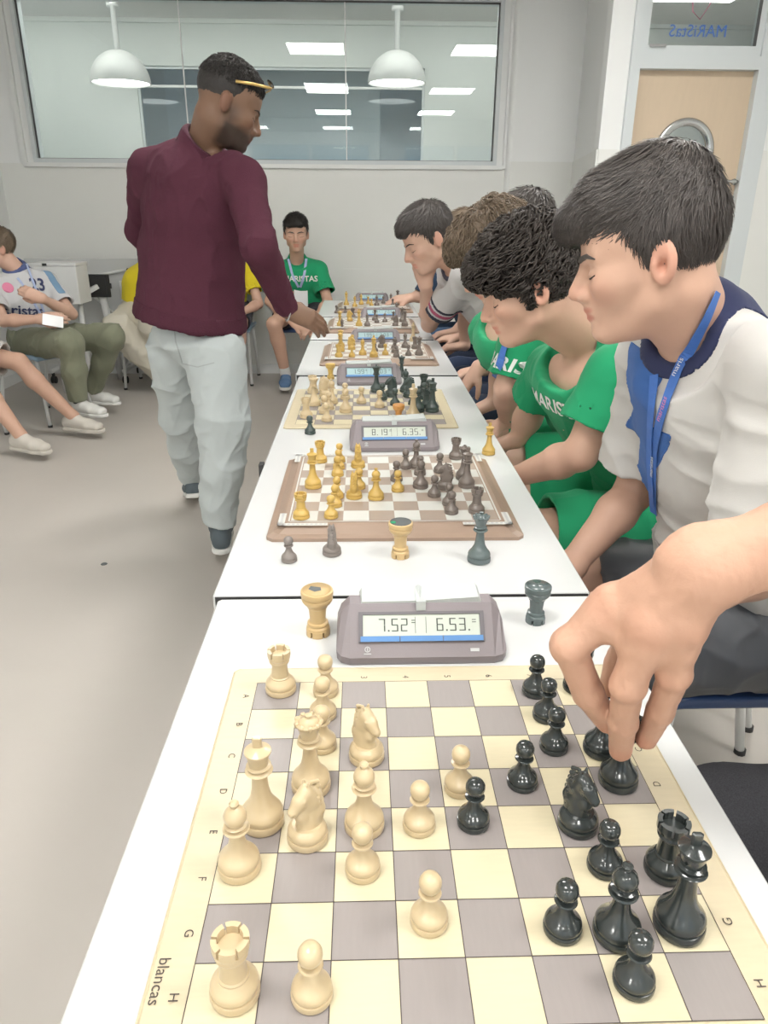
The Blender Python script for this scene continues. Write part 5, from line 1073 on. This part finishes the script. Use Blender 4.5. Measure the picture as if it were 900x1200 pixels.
# ------------------------------------------------------------------ boy in green by the wall
h8=Head(at(347,275,5.82),(.06,-.97,-.12),(0,0,1),1.12)
R8=person('boy in green shirt with a name badge sitting by the back wall, hands clasped',dict(head=h8,neck=at(348,307,5.90),shL=at(374,317,5.90),shR=at(324,317,5.90),hipL=(-.37,6.0,.56),hipR=(-.56,6.0,.56),vox=.0075,skin='fair2',hair='short',locks=(1100,.036,.0034,.010),hair_m='hair_black',eyes=False,browt=1.6,bulk=1.05,
 arms=[dict(s='L',el=at(384,353,5.80),wr=at(369,378,5.58),hd=(-.6,-.5,-.4),hn=(.3,-.5,.8),th=-1,curl=.6),dict(s='R',el=at(316,353,5.80),wr=at(345,380,5.58),hd=(.8,-.3,-.2),hn=(-.2,-.5,.8),th=1,curl=.5)],
 legs=[((-.56,6.0,.555),(-.655,5.56,.52),(-.60,5.70,.12)),((-.37,6.0,.555),(-.30,5.55,.52),(-.33,5.66,.12))],bare=1,hem=(-.465,6.0,.62),belly=(-.46,5.97,.78),sleeve=.72,flare=.075,scol=GREEN,fold=.007,seed=31,fit=1.05,collar=(.018,.27,.12),
 pants=(.03,.03,.04),pfrac=(.62,0),pants_name='shorts',shoes=[((.05,-1,0),0),((.1,-1,0),0)],shoe_mat=('shoe_blue','shoe_white'),socks='shoe_white'))
put_text(R8,'MARISTAS',.058,352,327,'print_white',(1,0,0),(0,0,1),off=.006)
for pts in ([(338,304),(343,322),(350,336)],[(359,304),(357,322),(352,336)]):
    l=drape(R8['stree'],pts,.008,5)
    if len(l)>2: ribbon('lanyard',l,.018,R8['root'],R8['loc'],'lanyard_pale')
h=pix_hit(R8['stree'],353,348)
if h[0] is not None: c=h[0]+Vector((0,-.022,0)); MB().bbox((-.052,-.003,-.068),(.052,.003,.068),.002).obj('name_badge','badge_white',R8['root'],(c[0]-R8['loc'][0],c[1]-R8['loc'][1],c[2]))
# ------------------------------------------------------------------ two seated boys hidden by the standing man
YEL=(.74,.60,.03)
R9=person('boy in yellow shirt seated between the man\'s arm and the back wall',dict(head=Head(at(268,278,5.85),(.1,-.97,-.2),(0,0,1),1.05),neck=at(268,308,5.92),shL=at(292,318,5.92),shR=at(246,318,5.92),hipL=(-.96,6.0,.56),hipR=(-1.16,6.0,.56),vox=.009,skin='fair',
 arms=[dict(s='L',el=at(303,356,5.80),wr=at(284,366,5.62),hd=(-.9,-.3,-.2),hn=(0,-.6,.8),th=-1,curl=.5),dict(s='R',el=at(240,356,5.8),wr=at(262,372,5.6),hd=(.9,-.3,-.2),hn=(0,-.6,.8),th=1,curl=.5)],
 legs=[((-1.16,6.0,.555),(-1.18,5.56,.52),(-1.15,5.66,.12)),((-.96,6.0,.555),(-.90,5.56,.52),(-.98,5.66,.12))],bare=1,hem=(-1.06,6.0,.60),belly=(-1.06,5.97,.78),scol=YEL,seed=33,pants=(.03,.03,.04),pfrac=(.85,0),pants_name='shorts'))
R10=person('boy in yellow shirt and loose cream trousers seated left of the standing man',dict(head=Head(at(196,280,5.85),(.1,-.97,-.2),(0,0,1),1.05),neck=at(190,308,5.92),shL=at(216,320,5.92),shR=at(171,318,5.92),hipL=(-1.58,5.88,.56),hipR=(-1.76,5.88,.56),vox=.009,skin='fair',
 arms=[dict(s='L',el=at(222,358,5.80),wr=at(206,372,5.62),hd=(-.9,-.3,-.2),hn=(0,-.6,.8),th=-1,curl=.5),dict(s='R',el=at(170,350,5.9),wr=at(186,368,5.6),hd=(.9,-.3,-.2),hn=(0,-.6,.8),th=1,curl=.5)],
 legs=[((-1.76,5.88,.555),(-1.78,5.50,.50),(-1.50,5.60,.12)),((-1.58,5.88,.555),(-1.52,5.50,.52),(-1.42,5.62,.12))],hem=(-1.67,5.88,.60),belly=(-1.67,5.86,.78),scol=YEL,seed=35,pants=(.66,.62,.52),pr=(.112,.105,.10,.085),pfold=.016))
# ------------------------------------------------------------------ boy in green cargo trousers
h11=Head(at(-2,292,4.88),(-.80,-.55,-.05),(0,0,1),1.0)
pat11=[('shoulder_stripe',lambda V_:mn(.022-abs((V_-at(58,330,4.98))@nrm((.65,.75,0))),V_[:,2]-.80),(.20,.33,.48))]
R11=person('boy in white team shirt and green cargo trousers seated at left, arms folded',dict(head=h11,neck=at(20,316,4.90),shL=at(56,330,5.0),shR=at(-12,340,4.76),hipL=at(50,398,4.98),hipR=at(30,400,4.80),vox=.0065,skin='fair',hair='short',locks=(1100,.036,.0034,.010),hair_m='hair_brown',
 arms=[dict(s='R',el=at(4,376,4.58),wr=at(46,374,4.56),hd=(.9,-.1,.1),hn=(.1,-.9,.3),th=1,curl=.5),dict(s='L',el=at(84,368,4.86),wr=at(50,350,4.66),hd=(-.6,-.3,.35),hn=(-.1,-.9,.3),th=-1,curl=.9)],
 legs=[(at(32,402,4.80),at(82,402,4.50),at(92,470,4.56)),(at(52,398,4.98),at(131,394,4.84),at(108,458,4.98))],hem=at(38,392,4.88),hemr=(.14,.12),belly=at(36,372,4.87),belr=(.14,.12),sleeve=.70,scol=(.62,.62,.63),patches=pat11,fold=.006,seed=41,collar=(.10,.13,.28),
 pants=(.225,.235,.165),pr=(.105,.082,.072,.058),pfold=.011,pants_label='green cargo trousers',shoes=[((.9,-.35,0),0),((.95,-.25,0),0)],socks='black_rubber',shoe_mat=('shoe_white','shoe_white')))
fr11=nrm(np.cross(R11['side'],R11['up'])); rg=-R11['side'] if False else nrm(A_((.72,.60,-.10)))
put_text(R11,'maristas',.085,22,364,'print_navy',rg,(0,0,1),off=.005); put_text(R11,'23',.10,44,334,'print_navy',rg,(0,0,1),off=.005)
for pts in ([(14,318),(28,336),(40,356),(48,370)],[(30,310),(38,330),(46,352),(52,370)]):
    l=drape(R11['stree'],pts,.008,5)
    if len(l)>2: ribbon('lanyard',l,.014,R11['root'],R11['loc'],'lanyard_pale')
h=pix_hit(R11['stree'],9,337)
if h[0] is not None: project('print',*(lambda v,f:(v,f))([(.03*math.cos(2*PI*k/16),.03*math.sin(2*PI*k/16)) for k in range(16)],[tuple(range(16))]),R11['stree'],h[0],rg,(0,0,1),R11['root'],R11['loc'],'print_pink',.004)
c=at(62,376,4.50); o=MB().bbox((-.058,-.003,-.035),(.058,.003,.035),.002).obj('name_badge','badge_white',R11['root'],tuple(c-A_(R11['loc']))); o.rotation_euler=(-.5,.25,.5)
# ------------------------------------------------------------------ legs at the left edge
R12=person('seated person at the left edge, bare legs, white shorts and cream trainers',dict(head=Head((-2.52,4.22,1.17),(.97,.1,-.15),(0,0,1),1.0),neck=(-2.50,4.22,1.02),shL=(-2.5,4.40,.98),shR=(-2.5,4.02,.98),hipL=(-2.44,4.34,.56),hipR=(-2.42,4.14,.56),vox=.008,skin='fair2',
 arms=[dict(s='L',el=(-2.52,4.46,.72),wr=(-2.34,4.40,.65),hd=(1,0,-.1),hn=(0,0,1),th=-1,curl=.4),dict(s='R',el=(-2.52,3.98,.72),wr=(-2.34,4.05,.65),hd=(1,0,-.1),hn=(0,0,1),th=1,curl=.4)],
 legs=[((-2.44,4.34,.55),at(22,424,4.36),at(86,488,4.40)),((-2.42,4.14,.55),at(-22,448,4.05),at(24,510,4.00))],bare=1,hem=(-2.45,4.22,.60),belly=(-2.48,4.22,.78),scol=(.66,.66,.65),seed=43,pants=(.66,.64,.60),pfrac=(.82,0),pr=(.105,.10),pants_name='shorts',shoes=[((.95,-.30,0),0),((.9,-.42,0),0)],shoe_mat=('shoe_cream','shoe_cream')))
# ------------------------------------------------------------------ the reaching player (mostly outside the frame) and the hand
h13=Head((.74,.62,1.36),(-.95,-.05,-.30),(0,0,1),1.0)
def hand13():
    S=Sdf(.0019); s=1
    wr=atd(824,664,.575); elb=np.array((.50,.465,1.115)); sh=np.array((.76,.43,1.12))
    mI,pI,dI,tI=atd(718,712,.630),atd(667,757,.645),atd(689,812,.672),atd(712,845,.692)
    mM,pM,dM,tM=atd(763,730,.602),atd(736,803,.632),atd(730,846,.665),atd(727,879,.686)
    mR,pR,dR,tR=atd(802,728,.592),atd(790,790,.625),atd(773,834,.662),atd(757,866,.688)
    mP,pP,dP,tP=atd(822,700,.600),atd(812,738,.640),atd(790,752,.668),atd(772,752,.682)
    for m_,r in ((mI,.0175),(mM,.0180),(mR,.0165),(mP,.0135)): S.cap(wr,m_,.0235,r,.018)
    S.cap(mI,mM,.0155,None,.012); S.cap(mM,mR,.0165,None,.012)
    for a_,b_,c_,d_ in ((mI,pI,mM,pM),(mM,pM,mR,pR)): S.cap(a_+(b_-a_)*.30,c_+(d_-c_)*.42,.0115,None,.014)
    S.loft([wr+(elb-wr)*.0,wr+(elb-wr)*.30,elb],[(.0290,.0235),(.033,.031),(.043,.040)],nrm(np.cross(elb-wr,(0,-1,.3))),.015)
    S.cap(elb,sh,.043,.050,.03)
    for m_,p_,d_,t_,r in ((mI,pI,dI,tI,1.17),(mM,pM,dM,tM,1.07),(mR,pR,dR,tR,1.0),(mP,pP,dP,tP,.84)):
        S.cap(m_,p_,.0158*r,.0135*r,.010); S.ell(p_,(.0142*r,)*3,None,.006); S.cap(p_,d_,.0132*r,.0118*r,.003); S.ell(d_,(.0120*r,)*3,None,.004); S.cap(d_,t_,.0117*r,.0100*r,.003)
    tc=atd(790,668,.610); tm=atd(744,735,.665); ti=atd(722,778,.700); tt=atd(713,806,.712)
    S.cap(tc,tm,.017,.0145,.014); S.cap(tm,ti,.0135,.0115,.005); S.cap(ti,tt,.0112,.0092,.003)
    # knuckle ridges, tendons and wrist bone
    for m_ in (mI,mM,mR): S.ell(m_+np.array((0,-.004,.006)),(.0125,.0125,.0115),None,.009)
    S.ell(atd(786,655,.575),(.010,.009,.009),None,.014)
    for a,b in ((mI,wr),(mM,wr),(mR,wr)): S.cap(a+(b-a)*.15+np.array((0,-.006,.012)),a+(b-a)*.55+np.array((0,-.006,.015)),.004,.003,.010)
    return S,wr,elb,sh,(mI,mM,mR,pI,pM,pR,dM,tI,tM,tR)
S13,wr13,el13,sh13,K=hand13()
R13=person('player out of frame at right whose bare arm reaches over the front board, dark jeans',dict(head=h13,neck=(.82,.62,1.19),shL=(.80,.44,1.13),shR=(.84,.80,1.12),hipL=(1.0,.52,.57),hipR=(1.0,.72,.57),vox=.009,skin='fair2',
 arms=[dict(s='R',el=(.98,.95,.86),wr=(.88,.90,.66),hd=(-1,0,-.2),hn=(0,0,1),th=1,curl=.4)],
 legs=[((1.0,.50,.55),(.60,.42,.545),(.60,.42,.10)),((1.0,.70,.52),(.50,.755,.485),(.52,.76,.10))],hem=(.98,.62,.60),belly=(.93,.62,.80),scol=(.10,.11,.13),seed=47,pants=(.045,.045,.05),pmat='denim_dark',pants_name='jeans',pr=(.105,.085,.07,.06),pfold=.006))
def col13(Vt):
    b=np.array(SK['fair2'])*np.array((.97,.915,.875)); c=np.ones((len(Vt),3))*b; red=b*np.array((1.05,.70,.66))
    for k,(r,a) in zip(K,((.018,.45),(.018,.45),(.016,.4),(.012,.35),(.012,.35),(.012,.3),(.010,.25),(.013,.5),(.013,.5),(.013,.5))):
        d=np.linalg.norm(Vt-k,axis=1)/r; w=(np.clip(1.5-d,0,1)*a)[:,None]; c=c*(1-w)+red*w
    return c
def fold13(Vt,N): return .0006*wav(Vt,260,77,2)+.0003*wav(Vt,700,78,2)
part_mesh('arm',S13,R13['root'],R13['loc'],'skin',col13,fold13,1)
S=Sdf(.006); e_=sh13+(el13-sh13)*.45; S.cap(R13['nb']-A_((0,0,.03)),sh13,.06,.062,.03); S.cap(sh13,e_,.062,.072,.02); part_mesh('sleeve',S,R13['root'],R13['loc'],'cloth',FLAT((.10,.11,.13)))
# ------------------------------------------------------------------ folded tables on castors against the back wall
def folding_table(x,y,z0,w_,h_,label):
    t=empty('folding_table',(x,y,0)); tag(t,label,'table','folded tables against the back wall')
    MB().bbox((-w_/2,-.012,z0),(w_/2,.012,z0+h_),.004).obj('tabletop','table_laminate',t)
    f=MB(); f.tube([(-w_*.30,-.05,z0+h_*.75),(-w_*.30,-.05,.10)],.020,10).tube([(w_*.30,-.05,z0+h_*.75),(w_*.30,-.05,.10)],.020,10); f.tube([(-w_*.30,-.28,.10),(-w_*.30,.16,.10)],.018,8).tube([(w_*.30,-.28,.10),(w_*.30,.16,.10)],.018,8); f.tube([(-w_*.30,-.05,.34),(w_*.30,-.05,.34)],.014,8); f.obj('frame','white_metal',t)
    for sx in (-1,1):
        for yy in (-.26,.14):
            c=MB(); c.tube([(sx*w_*.30-.018,yy,.028),(sx*w_*.30-.006,yy,.028)],.028,14).tube([(sx*w_*.30+.006,yy,.028),(sx*w_*.30+.018,yy,.028)],.028,14); o=c.obj('castor','black_rubber',t); MB().box((sx*w_*.30-.008,yy-.012,.03),(sx*w_*.30+.008,yy+.012,.10)).obj('castor_fork','black_rubber',o)
    br=MB(); bl=MB()
    for (a,b) in (((-w_*.34,z0+h_*.66),(-w_*.10,z0+h_*.80)),((.0,z0+h_*.62),(w_*.26,z0+h_*.28)),((-w_*.42,z0+h_*.30),(-w_*.22,z0+h_*.55)),((w_*.05,z0+h_*.80),(w_*.36,z0+h_*.88))):
        br.tube([(a[0],-.03,a[1]),(b[0],-.03,b[1])],.011,8)
        for q in (a,b): bl.tube([(q[0],-.046,q[1]),(q[0],-.040,q[1])],.011,10)
    br.obj('folding_brace','white_metal',t); bl.obj('bolts','black_rubber',t); return t
folding_table(-2.20,6.20,.28,.95,.66,'white folded table standing upright by the back wall, on black castors')

c=at(116,335,5.98); t=empty('mounting_bracket',(c[0],c[1],c[2])); tag(t,'square black mounting plate on a white arm behind the boy in cargo trousers','bracket')
f=MB(); f.bbox((-.085,-.012,-.085),(.085,.012,.085),.01).box((-.06,-.02,-.06),(.06,-.012,.06)).box((-.095,-.006,-.02),(.095,.006,.02)); f.obj('plate','black_rubber',t)
f=MB(); R_=Matrix.Rotation(.55,3,'Z')@Matrix.Rotation(-.45,3,'Y'); f.box((-.33,-.022,-.016),(.0,.022,.016),0,R_,(0,-.03,0)); f.obj('arm','white_metal',t); MB().tube([(0,.03,0),(.05,.10,-c[2]+.0)],.028,12).obj('post','white_metal',t)
c=at(76,326,5.60); t=empty('cabinet',(c[0]-.02,c[1],c[2]-.17)); tag(t,'small white equipment case with black corner catches behind the seated boy','case'); MB().tube([(-.1,.0,0),(-.1,0,-(c[2]-.17))],.018,10).tube([(.1,.0,0),(.1,0,-(c[2]-.17))],.018,10).obj('stand','white_metal',t); MB().bbox((-.18,-.12,0),(.15,.12,.26),.006).obj('body','white_paint',t); MB().bbox((-.185,-.125,.26),(.155,.125,.28),.005).obj('lid','white_paint',t)
for zz in (.03,.27): MB().box((-.075,-.128,zz-.008),(-.045,-.12,zz+.008)).obj('catch','black_rubber',t)
c=atz(122,661,0); o=MB().lathe([(0,0),(.013,0),(.010,.003),(0,.004)],10).obj('debris','felt_dark',None,(float(c[0]),float(c[1]),0)); tag(o,'tiny dark speck of litter on the open floor left of the table','litter')
